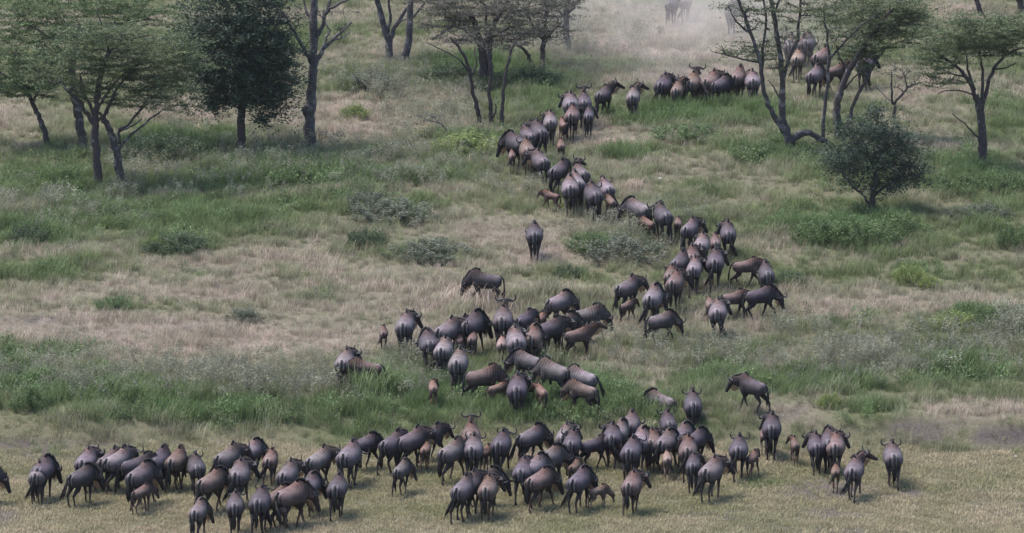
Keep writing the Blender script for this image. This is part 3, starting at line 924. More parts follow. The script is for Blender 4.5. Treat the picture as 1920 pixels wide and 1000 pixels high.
def leg_points(front, s, sx, lift):
    f = 0.27 * s
    if front:
        p = [(.13 * sx, .44, .90), (.15 * sx, .40, .72), (.125 * sx, .42 + .12 * f, .60), (.11 * sx, .46 + .62 * f, .36), (.105 * sx, .445 + .97 * f, .10), (.105 * sx, .465 + f, .0)]
        r = [(.10, .17), (.085, .13), (.058, .075), (.040, .045), (.033, .036), (.036, .040)]
    else:
        p = [(.12 * sx, -.50, .98), (.15 * sx, -.46, .78), (.15 * sx, -.46 + .12 * f, .64), (.12 * sx, -.70 + .55 * f, .41), (.11 * sx, -.64 + .97 * f, .10), (.11 * sx, -.61 + f, .0)]
        r = [(.12, .22), (.115, .19), (.078, .12), (.040, .052), (.034, .036), (.036, .042)]
    p = [(a, b - (.44 if front else -.50) * (1 - YS), z) for a, b, z in p]
    if s < -.4 and lift:
        p[4] = (p[4][0], p[4][1] - .02, p[4][2] + .035)
        p[5] = (p[5][0], p[5][1] - .01, p[5][2] + .02)
    return [Vector(v) for v in p], r

BODY = {}
def body_mesh(kind, head, legs):
    key = (kind, head, legs)
    if key in BODY:
        return BODY[key]
    wide, deep = {'a': (1, 1), 'y': (.86, .92), 'c': (.76, .80)}[kind]
    base, poll, hd, side, up, nd = frames(kind, head)
    g = Geo()
    rings = []
    for y, z, rx, rz in TRUNK:
        top = z + rz
        rz2 = rz * deep
        zc = top - (.04 if kind == 'c' and y > .2 else 0) - rz2
        wd = .50 * float(sstep(-.1, .35, y)) + .08
        rings.append([Vector((rx * wide * math.cos(t) * (1 - wd * max(0, math.sin(t)) ** 1.5), y, zc + rz2 * math.sin(t))) for t in [2 * math.pi * k / 20 for k in range(20)]])
    g.loft(rings)
    # neck and head
    g.tube([base - nd * .22, base, base.lerp(poll, .5) - Vector((0, 0, .02)), poll + hd * .03, poll + hd * .08 - up * .03],
           [(.15 * wide, .27 * deep), (.145 * wide, .27 * deep), (.115 * wide, .21 * deep), (.09, .15), (.06, .10)], 14, up=(0, 0, 1) if head[0] != 'g' else tuple(-nd.cross(side)))
    hs = 1.0 if kind == 'a' else (.95 if kind == 'y' else .82)
    hp = [poll - hd * .06 + up * .0, poll + up * .0, poll + hd * .12 * hs, poll + hd * .27 * hs - up * .01, poll + hd * .40 * hs - up * .02, poll + hd * .48 * hs - up * .025, poll + hd * .52 * hs - up * .03]
    hr = [(.05, .06), (.088, .10), (.092, .115), (.066, .085), (.062, .07), (.066, .065), (.04, .04)]
    g.tube(hp, [(a * hs, b * hs) for a, b in hr], 14, up=tuple(up))
    ph = LEGSET[legs]
    for front, sx, s in ((True, -1, ph[0]), (True, 1, ph[1]), (False, -1, ph[2]), (False, 1, ph[3])):
        p, r = leg_points(front, s, sx * (wide ** .5), True)
        k = 0.92 if kind == 'c' else 1.0
        g.tube(p, [(a * k * (wide if i < 2 else 1), b * k) for i, (a, b) in enumerate(r)], 10, up=(0, 1, 0))
    me = g.mesh('work')
    o = bpy.data.objects.new('work', me)
    COL.objects.link(o)
    md = o.modifiers.new('r', 'REMESH')
    md.mode = 'VOXEL'
    md.voxel_size = 0.022
    sm = o.modifiers.new('s', 'SMOOTH')
    sm.factor, sm.iterations = 0.5, 5
    dc = o.modifiers.new('d', 'DECIMATE')
    dc.ratio = 0.28
    dg = bpy.context.evaluated_depsgraph_get()
    out = bpy.data.meshes.new_from_object(o.evaluated_get(dg))
    bpy.data.objects.remove(o)
    bpy.data.meshes.remove(me)
    out.name = 'body'
    # coat: pigment from anatomy, with highlight above and shade below painted in
    n = len(out.vertices)
    co = np.empty(n * 3, np.float32)
    out.vertices.foreach_get('co', co)
    co = co.reshape(-1, 3)
    X, Y, Z = co[:, 0], co[:, 1] / YS, co[:, 2]
    def seg(a, b):
        a, b = np.array(a), np.array(b)
        d = b - a
        t = np.clip(((co - a) @ d) / (d @ d), 0, 1)
        return np.linalg.norm(co - (a + t[:, None] * d), axis=1), t
    dh, th = seg(poll, poll + hd * .5)
    dn, tn = seg(base, poll)
    face = np.clip(1.2 - dh / .13, 0, 1)
    black = face * (1.0 if kind == 'a' else .8)
    if kind != 'c':
        black = np.maximum(black, .7 * sstep(.84, .68, Z) * (Z > .40) * (Y < .5))  # naturally dark lower flank, deepened with painted shade
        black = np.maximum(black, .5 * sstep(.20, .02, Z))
        black = np.maximum(black, .35 * sstep(.75, .62, Z) * sstep(.4, .5, Z))  # belly darkened further, shade painted into the coat
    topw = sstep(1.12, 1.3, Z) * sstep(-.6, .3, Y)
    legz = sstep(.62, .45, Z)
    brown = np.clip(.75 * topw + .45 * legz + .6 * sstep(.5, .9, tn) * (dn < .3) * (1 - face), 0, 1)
    pale = .5 * sstep(-.30, -.62, Y) * sstep(.84, 1.0, Z) + .55 * sstep(.98, 1.14, Z) * sstep(.5, .1, Y) + (.35 * legz if kind == 'c' else 0)  # pale rump, calf legs; sky highlight painted along back and upper rump
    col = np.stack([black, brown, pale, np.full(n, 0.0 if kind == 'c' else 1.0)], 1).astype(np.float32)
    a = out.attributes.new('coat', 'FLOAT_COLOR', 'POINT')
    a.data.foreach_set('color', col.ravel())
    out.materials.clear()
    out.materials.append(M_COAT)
    out.polygons.foreach_set('use_smooth', [True] * len(out.polygons))
    BODY[key] = out
    return out

PART = {}
def cached(key, fn):
    if key not in PART:
        PART[key] = fn()
    return PART[key]

def strand(g, pts, w0, w1=None, n=4):
    k = len(pts)
    g.tube(pts, [w0 * (1 - .85 * (i / (k - 1)) ** 2) for i in range(k)], n)

def horn_mesh(kind, head, sx):
    base, poll, hd, side, up, nd = frames(kind, head)
    k = .85 if kind == 'a' else .5
    o = poll + up * .085 + hd * .01
    P = lambda l, u, f: o + side * (sx * l * k) + up * (u * k) + hd * (f * k)
    # horns sweep out and a little down, then hook up and in
    wz = Vector((0, 0, 1))
    pts = [P(.02, .0, 0), P(.11, .01, .0), P(.21, -.03, .02)]
    pts += [P(.30, -.02, .03) + wz * .0 * k, P(.36, 0, .02) + wz * .06 * k, P(.35, 0, .0) + wz * .14 * k, P(.30, 0, -.01) + wz * .20 * k]
    pts = catmull(pts, 3)
    m = len(pts) - 1
    g = Geo()
    g.tube(pts, [(.044 * (1 - i / m) ** .8 + .007) * (k ** .7) for i in range(m + 1)], 7)
    return g.mesh('horn', M_HORN)

def ear_mesh(kind, head, sx):
    base, poll, hd, side, up, nd = frames(kind, head)
    hs = 1.0 if kind == 'a' else .9
    a = poll + side * (sx * .08) - hd * .02 + up * .02
    d = (side * sx + Vector((0, 0, -.18 if kind == 'a' else .25)) - hd * .15).normalized()
    g = Geo()
    pts = [a + d * (.21 * hs * t) for t in (0, .25, .55, .8, 1)]
    g.tube(pts, [(.016, .02), (.032, .015), (.036, .012), (.022, .008), (.004, .004)], 6, up=(0, 0, 1))
    return g.mesh('ear', M_COAT)

def hair_rng(key):
    return random.Random(str(key))

def tail_mesh(kind, sw):
    r = hair_rng(('tail', kind, sw))
    g = Geo()
    dx = {'h': 0.0, 'l': -.30, 'r': .30}[sw]
    L = 1.0 if kind != 'c' else .72
    top = Vector((0, -.79 * YS, 1.10))
    P = lambda t: top + Vector((dx * t ** 1.5, -.05 - .05 * math.sin(t * 3) - abs(dx) * .25 * t, -.84 * L * t * (1 - .12 * abs(dx))))
    g.tube([top + Vector((0, .06, .03)), P(.12), P(.3), P(.45)], [.035, .036, .03, .026], 7)
    for i in range(18 if kind != 'c' else 9):
        t0 = .18 + .3 * r.random()
        t1 = min(1.08, t0 + .45 + .3 * r.random())
        ox, oy = r.gauss(0, .03), r.gauss(0, .02)
        pts = [P(t0 + (t1 - t0) * j / 4) + Vector((ox * math.sin(j / 4 * 2.4) * 1.3, oy * j / 4, 0)) for j in range(5)]
        strand(g, pts, .028 if kind != 'c' else .022, n=4)
    return g.mesh('tail', M_HAIR)

def mane_mesh(kind, head):
    base, poll, hd, side, up, nd = frames(kind, head)
    r = hair_rng(('mane', kind, head))
    g = Geo()
    deep = {'a': 1, 'y': .92, 'c': .8}[kind]
    nup = side.cross(nd).normalized() if head[0] != 'g' else (Vector((0, 0, 1)) - nd * nd.z).normalized()
    a = Vector((0, .28 * YS, 1.36))
    b = base + nup * .25 * deep
    c = poll + nup * .12
    path = catmull([a, a.lerp(b, .5) + Vector((0, 0, .05)), b, b.lerp(c, .5), c, poll + up * .10 + hd * .06], 5)
    m = len(path) - 1
    for i in range(m + 1):
        for _ in range(4):
            p = path[i]
            h = (.055 + .03 * r.random()) * (0.6 + .5 * math.sin(math.pi * min(1, i / m + .15))) * (1 if kind == 'a' else .6)
            t = (path[min(i + 1, m)] - path[max(i - 1, 0)]).normalized()
            q = p + (nup if i > 8 else Vector((0, 0, 1))) * h + t * .03 + side * r.gauss(0, .025)
            g.tube([p - Vector((0, 0, .03)), p.lerp(q, .5), q], [(.018, .035), (.016, .028), (.004, .006)], 4)
    return g.mesh('mane', M_HAIR)

def beard_mesh(kind, head):
    base, poll, hd, side, up, nd = frames(kind, head)
    r = hair_rng(('beard', kind, head))
    g = Geo()
    a = poll + hd * .26 - up * .09
    b = base.lerp(poll, .45) - Vector((0, 0, .19))
    for i in range(18):
        p = a.lerp(b, i / 17) + side * r.gauss(0, .022)
        L = (.13 + .10 * r.random()) * (.6 + .4 * math.sin(math.pi * i / 17))
        q = p + Vector((r.gauss(0, .015), -.04, -L))
        strand(g, [p + Vector((0, 0, .04)), p.lerp(q, .5) + Vector((0, .02, 0)), q], .02)
    return g.mesh('beard', M_BEARD)

def hoof_mesh(kind, legs, i):
    wide = {'a': 1, 'y': .86, 'c': .76}[kind]
    front, sx = ((True, -1), (True, 1), (False, -1), (False, 1))[i]
    p, r = leg_points(front, LEGSET[legs][i], sx * wide ** .5, True)
    o = p[5]
    g = Geo()
    ring = lambda z, a, b, dy: [o + Vector((a * math.cos(t), b * math.sin(t) + dy, z)) for t in [2 * math.pi * k / 8 for k in range(8)]]
    g.loft([ring(-.012, .050, .064, .022), ring(.03, .046, .056, .014), ring(.07, .038, .042, .0)])
    return g.mesh('hoof', M_HOOF)

def eye_mesh(kind, head, sx):
    base, poll, hd, side, up, nd = frames(kind, head)
    c = poll + hd * .11 + side * (sx * .082 * (1 if kind == 'a' else .86)) + up * .045
    g = Geo()
    s = .024
    g.tube([c - side * s * sx, c, c + side * s * .9 * sx], [s * .3, s, s * .4], 6)
    return g.mesh('eye', M_EYE)

SIZE = {'a': .96, 'y': .82, 'c': .64}
KINDN = {'a': 'wildebeest', 'y': 'wildebeest_yearling', 'c': 'wildebeest_calf'}
CATN = {'a': 'wildebeest', 'y': 'young wildebeest', 'c': 'wildebeest calf'}
GROUPN = {'a': 'adult wildebeest of the migrating herd', 'y': 'yearlings of the migrating herd', 'c': 'calves of the migrating herd'}

def stand_at(cx, yt, hd, s):
    """ground point where an animal's withers and trunk land at the given picture place"""
    a = -math.radians(hd)
    py = yt + 75.0
    wx, wy = .35 * s * -math.sin(a), .35 * s * math.cos(a)
    cpx = cx
    for _ in range(12):
        p = ground_at(cpx, py)
        qx, qy = project(p.x + wx, p.y + wy, p.z + 1.42 * s)
        tx, ty = project(p.x, p.y, p.z + .95 * s)
        py += (yt - float(qy)) * .9
        cpx += (cx - float(tx)) * .9
    return p

def build_herd():
    rr = random.Random(5)
    for row in HERD:
        kind, cx, yt, hd, head, coat, label = row[:7]
        tail = row[7] if len(row) > 7 else rr.choice('hhhhlr')
        if head in 'lw' and abs(hd) < 45 and not any(k in label for k in ('low', 'head', 'straight', 'square', 'level', 'spread', 'calf')):
            head = rr.choice([head, 'w' + ('r' if hd > 0 else 'l'), 'wl', 'wr'])
        legs = rr.choice('ssaabb') if yt > 500 else rr.choice('sab')
        s = SIZE[kind] * rr.uniform(.92, 1.06) * (.92 if 45 < abs(hd) < 130 else 1) * (.94 if yt > 760 else 1.05 if yt < 260 else 1.0)
        p = stand_at(cx, yt, hd, s)
        root = link(KINDN[kind], None)
        root.empty_display_size = .3
        root.location = p
        root.rotation_euler = (0, 0, -math.radians(hd))
        root.scale = (s * rr.uniform(.92, 1.08), s * rr.uniform(.96, 1.05), s)
        tag(root, label, CATN[kind], GROUPN[kind])
        c = Vector(COATS[coat]) * rr.uniform(.88, 1.14)
        col = (c.x, c.y * rr.uniform(.96, 1.03), c.z * rr.uniform(.94, 1.06), 1)
        def part(name, me):
            o = link(name, me, root)
            o.color = col
            return o
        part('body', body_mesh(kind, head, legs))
        if kind != 'c':
            for sx in (-1, 1):
                part('horn', cached(('horn', kind, head, sx), lambda: horn_mesh(kind, head, sx)))
            part('beard', cached(('beard', kind, head), lambda: beard_mesh(kind, head)))
        for sx in (-1, 1):
            part('ear', cached(('ear', kind, head, sx), lambda: ear_mesh(kind, head, sx)))
            part('eye', cached(('eye', kind, head, sx), lambda: eye_mesh(kind, head, sx)))
        part('mane', cached(('mane', kind, head), lambda: mane_mesh(kind, head)))
        part('tail', cached(('tail', kind, tail), lambda: tail_mesh(kind, tail)))
        for i in range(4):
            part('hoof', cached(('hoof', kind, legs, i), lambda: hoof_mesh(kind, legs, i)))

build_herd()

# ================================================================== TREES
def bark_material(name, dark, light, amount):
    m, nt, b = material(name)
    b.inputs['Roughness'].default_value = 0.9
    b.inputs['Specular IOR Level'].default_value = 0.15
    n1, n2 = noise(nt, 3.2, 4), noise(nt, 14.0, 3)
    r = N(nt, 'ShaderNodeMapRange')
    r.inputs['From Min'].default_value, r.inputs['From Max'].default_value = .62 - amount, .70 - amount * .8
    nt.links.new(n1.outputs['Fac'], r.inputs['Value'])
    base = mix_rgb(nt, n2.outputs['Fac'], tuple(v * .6 for v in dark), tuple(v * 1.4 for v in dark))
    lich = mix_rgb(nt, n2.outputs['Fac'], tuple(v * .6 for v in light), tuple(v * 1.2 for v in light))
    nt.links.new(mix_rgb(nt, r.outputs[0], base, lich), b.inputs['Base Color'])
    bp = N(nt, 'ShaderNodeBump')
    bp.inputs['Strength'].default_value = .8
    bp.inputs['Distance'].default_value = .03
    nt.links.new(n2.outputs['Fac'], bp.inputs['Height'])
    nt.links.new(bp.outputs[0], b.inputs['Normal'])
    return m

def leaf_material(name, a, bcol, share=.3):
    m, nt, b = material(name)
    b.inputs['Roughness'].default_value = 0.6
    b.inputs['Specular IOR Level'].default_value = 0.3
    c = mix_rgb(nt, attr(nt, 'tint').outputs['Fac'], a, bcol)
    leafy(nt, b, c, share)
    return m

B_DARK = bark_material('dark_acacia_bark', (.045, .036, .036), (.16, .145, .14), .02)
B_LICHEN = bark_material('lichened_bark', (.050, .042, .042), (.15, .138, .135), .08)
B_GREY = bark_material('grey_bark', (.060, .052, .056), (.14, .128, .130), .10)
L_ACACIA = leaf_material('acacia_leaf', (.052, .074, .033), (.130, .152, .070))
L_GREEN = leaf_material('fresh_acacia_leaf', (.060, .090, .036), (.12, .16, .06))
L_DARK = leaf_material('dark_evergreen_leaf', (.019, .034, .022), (.052, .074, .042), .2)
L_GREY = leaf_material('grey_thorn_leaf', (.050, .050, .038), (.115, .108, .080))
L_TWIG = plain('twig_bark', (.055, .045, .045), .9, .1)

def leaves_mesh(name, clumps, per, size, flat, rad, mat, rng, droop=0.0, stretch=2.0):
    """clumps Nx7 (x,y,z,tint,dx,dy,dz): a spray of small leaf blades strung along each twig direction"""
    C = np.repeat(np.asarray(clumps, float), per, axis=0)
    n = len(C)
    u = C[:, 4:7]
    off = rng.normal(0, 1, (n, 3)) * np.array([rad, rad, rad * flat]) * .55
    t = rng.normal(.15, 1.0, n)[:, None]
    off = off + u * t * rad * stretch
    off[:, 2] -= droop * (t[:, 0] ** 2) * rad
    p = C[:, :3] + off
    d = rng.normal(0, 1, (n, 3)) + u * 1.2
    d[:, 2] *= .6
    d /= np.linalg.norm(d, axis=1)[:, None]
    e = np.cross(d, rng.normal(0, 1, (n, 3)) + np.array([0, 0, .8]))
    e /= np.linalg.norm(e, axis=1)[:, None] + 1e-9
    L = size * rng.uniform(.6, 1.4, n)[:, None]
    W = L * .34
    v = np.stack([p - d * L * .5, p + e * W * .5, p + d * L * .5, p - e * W * .5], 1).reshape(-1, 3)
    f = np.arange(n * 4).reshape(-1, 4)
    tint = np.clip(C[:, 3] + rng.normal(0, .16, n), 0, 1).astype(np.float32)
    return mesh_np(name, v, f, mat, False, {'tint': ('FACE', 'FLOAT', tint)})

def tree(name, label, base, limbs, blobs, bark=B_DARK, leaf=L_ACACIA, seed=1, group=None, leaf_size=.095, rad=.19, flat=.16,
         density=1.15, per=105, layered=True, depth=1.0, cat='tree', droop=0.0, stretch=2.0):
    """limbs: [(pixel outline points, first radius px, last radius px, lean in metres)], first one is the trunk.
       blobs: (cx, cy, rx, ry, clumps) in picture pixels, given their own depth in metres"""
    rng, rr = np.random.default_rng(seed), random.Random(seed)
    b = ground_at(*base)
    s = px_scale(b)
    root = link(name, None)
    root.location = b
    tag(root, label, cat, group)
    nodes = []
    for k, (pts, r0, r1, lean) in enumerate(limbs):
        P = []
        y0 = lean[0] if isinstance(lean, tuple) else 0.0
        y1 = lean[1] if isinstance(lean, tuple) else lean
        m = len(pts) - 1
        for i, (px, py) in enumerate(pts):
            P.append(on_plane_y(px, py, b.y + y0 + (y1 - y0) * i / m) - b)
        if k == 0:
            P[0].z = min(P[0].z, -.12)
        P = catmull(P, 4)
        n = len(P) - 1
        for i in range(1, n):
            w = .022 * (1 if r0 > 4 else .8)
            P[i] += Vector((rr.gauss(0, w), rr.gauss(0, w), rr.gauss(0, w * .5)))
        R = [((r0 + (r1 - r0) * (i / n) ** .85) / s) * rr.uniform(.92, 1.10) for i in range(n + 1)]
        if k == 0:
            R[0] *= 1.35
            R[1] *= 1.12
        g = Geo()
        g.tube(P, R, 9 if r0 > 4 else 6)
        link('trunk' if k == 0 else 'limb', g.mesh('trunk' if k == 0 else 'limb', bark), root)
        lo = 1 if k else n // 2
        nodes += [(p, R[i]) for i, p in enumerate(P) if i >= lo]
    clumps, tw = [], Geo()
    for bi, (cx, cy, rx, ry, cnt) in enumerate(blobs):
        ydep = rr.uniform(-.6, .6) * depth
        for _ in range(max(3, int(cnt * density))):
            while True:
                u, v, w = rr.uniform(-1, 1), rr.uniform(-1, 1), rr.uniform(-1, 1)
                if u * u + v * v + w * w < 1:
                    break
            if layered:
                v = round(v * 2.5) / 2.5 + rr.gauss(0, .05)
            q = on_plane_y(cx + u * rx, cy + v * ry, b.y + ydep + w * min(rx, 95) / s * .8) - b
            ctr = on_plane_y(cx, cy + ry * .5, b.y + ydep) - b
            out = (q - ctr)
            out.z = out.z * .35 + rr.gauss(0, .12) * out.length
            out = (out.normalized() + Vector((rr.gauss(0, .45), rr.gauss(0, .45), rr.gauss(0, .16)))).normalized()
            clumps.append((q.x, q.y, q.z, rr.gauss(.45, .22), out.x, out.y, out.z))
    todo = [Vector(c[:3]) for c in clumps]
    net = [(p, r) for p, r in nodes]
    if todo:
        P_ = np.array([p for p, r in net])
        R_ = [r for p, r in net]
        Q = np.array(todo)
        left = list(range(len(todo)))
        def gap(Qs, a):
            dd = Qs - a
            return np.linalg.norm(dd, axis=1) + .9 * np.maximum(0, -dd[:, 2])
        best_d = np.full(len(todo), 1e9)
        best_i = np.zeros(len(todo), int)
        for i2, a in enumerate(P_):
            g2 = gap(Q, a)
            k2 = g2 < best_d
            best_d[k2], best_i[k2] = g2[k2], i2
        nodes_l = [Vector(p) for p in P_]
        while left:
            jx = min(left, key=lambda q: best_d[q])
            left.remove(jx)
            if best_d[jx] > 2.6:
                continue
            a, ra, q = nodes_l[best_i[jx]], R_[best_i[jx]], todo[jx]
            L = (q - a).length
            mid = a.lerp(q, .5) + Vector((rr.gauss(0, .12), rr.gauss(0, .12), rr.gauss(.04, .08))) * min(1, L)
            r = min(ra * .8, .034)
            r = max(r, .013)
            tw.tube(catmull([a, mid, q], 2), [r, r * .93, r * .86, r * .8, r * .74], 4)
            for _ in range(2):
                e = q + Vector((rr.gauss(0, .25), rr.gauss(0, .25), rr.gauss(.06, .10)))
                tw.tube([q, q.lerp(e, .5) + Vector((0, 0, .02)), e], [r * .6, r * .4, r * .2], 3)
            for nn, rn in ((mid, r * .86), (q, r * .74)):
                nodes_l.append(nn)
                R_.append(rn)
                g2 = gap(Q, np.array(nn))
                k2 = g2 < best_d
                best_d[k2], best_i[k2] = g2[k2], len(nodes_l) - 1
    if tw.v:
        tag(link('twigs', tw.mesh('twigs', L_TWIG), root), kind='stuff')
    if clumps:
        link('crown', leaves_mesh('crown', clumps, per, leaf_size, flat, rad, leaf, rng, droop, stretch), root)
    return root

def build_trees():
    T = tree
    T('acacia_tree', 'grey-green acacia on a single slim dark trunk, twin of the lichened leaning one', (187, 356),
      [([(187, 356), (183, 320), (179, 270), (178, 225), (182, 190), (187, 150), (198, 110), (204, 95)], 8.5, 4, 0),
       ([(178, 240), (165, 215), (148, 190), (128, 172), (108, 150)], 5, 2.5, -.6), ([(178, 225), (168, 195), (156, 165), (150, 140)], 3.5, 2, .5),
       ([(203, 98), (225, 86), (255, 72), (280, 66)], 3.2, 1.5, -.4), ([(182, 205), (198, 180), (212, 160), (235, 135)], 3.2, 1.6, .7),
       ([(179, 230), (196, 215), (206, 190), (222, 175)], 3, 1.5, -.5), ([(204, 95), (196, 65), (188, 40), (180, 15)], 3, 1.2, .3)],
      [(190, 95, 120, 36, 60), (120, 125, 85, 34, 38), (235, 130, 90, 36, 36), (180, 60, 90, 22, 26), (150, 165, 50, 22, 14), (205, 175, 50, 25, 12)],
      leaf=L_ACACIA, seed=21, density=1.3)
    T('acacia_tree', 'leaning acacia with lichened lower trunk and bare low boughs, twin of the slim dark one', (230, 352),
      [([(230, 354), (226, 325), (219, 290), (211, 262), (203, 240), (194, 222)], 9, 5.5, 0),
       ([(194, 222), (205, 200), (214, 175), (232, 150), (256, 128)], 4, 2, .5), ([(223, 280), (236, 262), (262, 240), (285, 220), (306, 206)], 3, 1.2, -.6),
       ([(224, 270), (222, 245), (240, 235), (262, 205), (278, 185)], 3.2, 1.4, .3), ([(225, 246), (243, 238), (266, 224)], 2.4, 1.0, -.9),
       ([(240, 235), (256, 215), (290, 180), (318, 165)], 2.6, 1.2, .8), ([(194, 222), (182, 205), (176, 180)], 3, 1.6, -.4)],
      [(300, 130, 78, 42, 48), (320, 170, 58, 34, 26), (265, 85, 85, 32, 34), (290, 200, 50, 18, 8), (240, 170, 40, 25, 10), (345, 105, 45, 40, 20)],
      bark=B_LICHEN, seed=22, density=1.3)
    T('acacia_tree', 'fresh green acacia with one thin slanting trunk at the picture edge', (92, 277),
      [([(92, 278), (84, 250), (75, 222), (64, 200), (52, 175)], 6.5, 3.5, 0), ([(64, 200), (45, 170), (20, 150), (-10, 130)], 3, 1.5, -.8),
       ([(60, 195), (75, 165), (88, 140)], 2.6, 1.4, .6)],
      [(30, 130, 105, 45, 70), (70, 160, 60, 26, 24), (10, 90, 90, 32, 40), (20, 172, 70, 20, 22), (90, 120, 40, 40, 22)], leaf=L_GREEN, seed=23, density=1.2)
    T('acacia_tree', 'broad acacia behind the twin trunks, its layered canopy running off the top', (153, 276),
      [([(153, 277), (152, 250), (147, 222), (142, 196), (136, 150), (140, 90), (150, 50)], 9.5, 6, 0), ([(140, 130), (110, 90), (70, 55), (30, 40)], 4, 2, .8),
       ([(142, 110), (180, 70), (230, 45), (280, 35)], 4, 2, -.5)],
      [(160, 20, 150, 32, 80), (50, 30, 90, 36, 46), (270, 25, 70, 30, 34), (150, -25, 180, 25, 40), (90, 65, 100, 20, 30)], bark=B_LICHEN, leaf=L_GREEN, seed=24)
    T('evergreen_tree', 'tall dark dense tree with a straight trunk and drooping foliage', (452, 286),
      [([(452, 287), (451, 250), (453, 205), (452, 150), (450, 90), (448, 20), (447, -50)], 9, 4, 0), ([(452, 170), (420, 120), (385, 95)], 4, 2, -.6),
       ([(452, 170), (490, 130), (525, 110)], 4, 2, -.6), ([(451, 100), (425, 60), (390, 40)], 3.5, 1.5, .7), ([(450, 95), (480, 55), (515, 35)], 3.5, 1.5, .5),
       ([(452, 200), (480, 185), (515, 178)], 2.5, 1.2, -.8), ([(452, 205), (425, 190), (400, 180)], 2.5, 1.2, .2)],
      [(448, 20, 98, 70, 120), (452, 95, 100, 60, 130), (420, 145, 62, 45, 66), (500, 140, 58, 50, 66), (450, -50, 70, 60, 60), (505, 190, 40, 32, 26),
       (405, 190, 42, 22, 20), (530, 90, 30, 50, 24), (365, 70, 30, 60, 28), (455, 165, 70, 45, 50), (490, 222, 36, 14, 8)],
      leaf=L_DARK, seed=25, leaf_size=.135, rad=.17, flat=.8, per=84, layered=False, droop=.3, stretch=3.0)
    T('bare_tree', 'tall nearly leafless tree with a pale grey trunk and forking boughs', (581, 276),
      [([(581, 277), (580, 240), (583, 190), (586, 140), (588, 112), (588, 60), (587, 0), (588, -50)], 12, 6, 0),
       ([(584, 118), (572, 95), (556, 70), (543, 45), (530, 22)], 4.5, 1.6, -.5), ([(592, 118), (606, 92), (624, 75), (644, 56), (660, 42)], 5, 1.8, .5),
       ([(606, 92), (612, 72), (617, 58), (607, 40), (600, 25)], 3, 1.2, .9), ([(590, 75), (603, 52), (612, 25), (632, 10), (668, -8)], 4.5, 1.8, -.6),
       ([(588, 45), (574, 20), (566, -10)], 3.5, 1.6, .4), ([(612, 25), (622, -10), (630, -40)], 3, 1.4, -.2), ([(575, 222), (569, 210), (573, 200), (580, 203)], 3.4, 3, -.15),
       ([(624, 75), (645, 70), (655, 60)], 2, .8, .3)],
      [(548, 35, 32, 28, 8), (640, 55, 25, 18, 3), (610, 10, 45, 25, 6), (530, 5, 40, 25, 8)], bark=B_GREY, leaf=L_GREY, seed=26, per=40)
    T('acacia_tree', 'hazy forked trunk rising in the gap beyond the bare tree', (730, 113),
      [([(730, 114), (729, 85), (720, 50), (710, 15), (704, -30)], 8, 4.5, 0), ([(731, 80), (740, 52), (757, 25), (775, 0)], 5, 2.5, .5),
       ([(728, 60), (732, 30), (728, -10)], 3.5, 2, -.4), ([(742, 50), (752, 40), (765, 35)], 2.5, 1.2, -.6)],
      [(735, -15, 70, 16, 24), (690, -20, 40, 20, 10)], bark=B_GREY, leaf=L_GREY, seed=27)
    T('acacia_tree', 'pale leaning trunk standing beside the hazy forked one', (755, 119),
      [([(755, 120), (762, 95), (767, 60), (769, 20), (768, -30)], 8, 5, 0), ([(768, 40), (785, 20), (800, 0)], 3, 1.5, -.5)],
      [(790, -5, 50, 14, 14)], bark=B_GREY, leaf=L_GREY, seed=28)
    T('acacia_tree', 'dark wide-crowned acacia shading the grass, with a doubled thick trunk', (908, 160),
      [([(908, 162), (906, 130), (903, 95), (896, 60), (880, 25)], 9, 5, 0), ([(918, 160), (918, 125), (917, 90), (925, 50), (945, 15)], 7.5, 4, .3),
       ([(902, 90), (880, 65), (850, 50), (810, 75)], 3.5, 1.6, -.7), ([(922, 70), (950, 55), (985, 45)], 3.5, 1.6, .6), ([(906, 100), (912, 60), (910, 10)], 4, 2, -.3)],
      [(915, 15, 125, 32, 76), (860, 50, 70, 26, 34), (970, 55, 60, 26, 30), (915, 75, 70, 25, 24), (1000, 10, 60, 25, 26), (830, 15, 50, 25, 22)],
      leaf=L_GREY, seed=29)
    T('thorn_tree', 'three slender dark stems fanning from the grass beside the upper column', (921, 236),
      [([(921, 238), (920, 210), (917, 180), (919, 140), (915, 95)], 4.6, 2.5, 0), ([(899, 229), (894, 200), (886, 165), (880, 130), (864, 95), (845, 70)], 4.8, 2.2, (.2, -.3)),
       ([(940, 237), (941, 205), (945, 170), (951, 125), (962, 85)], 4.6, 2.2, (-.1, .3)), ([(880, 135), (868, 120), (855, 108), (800, 80)], 2.2, 1, -.6),
       ([(886, 140), (893, 120), (890, 90)], 2, 1, .3), ([(925, 220), (930, 205), (929, 195)], 2, 1, -.2)],
      [(870, 70, 50, 24, 10), (950, 75, 40, 22, 10), (905, 90, 50, 20, 6)], leaf=L_GREY, seed=30, per=45)
    T('acacia_tree', 'twiggy acacia with a straight stem and a leaning dead bough', (1016, 132),
      [([(1016, 133), (1017, 100), (1020, 60), (1026, 15)], 6, 3.5, 0), ([(996, 116), (985, 96), (972, 86), (956, 78)], 4, 2, (.4, -.2)),
       ([(1018, 85), (1035, 60), (1055, 40)], 3, 1.4, .4), ([(1019, 75), (1000, 50), (990, 25)], 3, 1.4, -.4)],
      [(1020, 30, 55, 28, 30), (1045, 60, 40, 26, 18), (990, 60, 35, 24, 14), (1050, 8, 40, 18, 16)], leaf=L_GREY, seed=31, per=50)
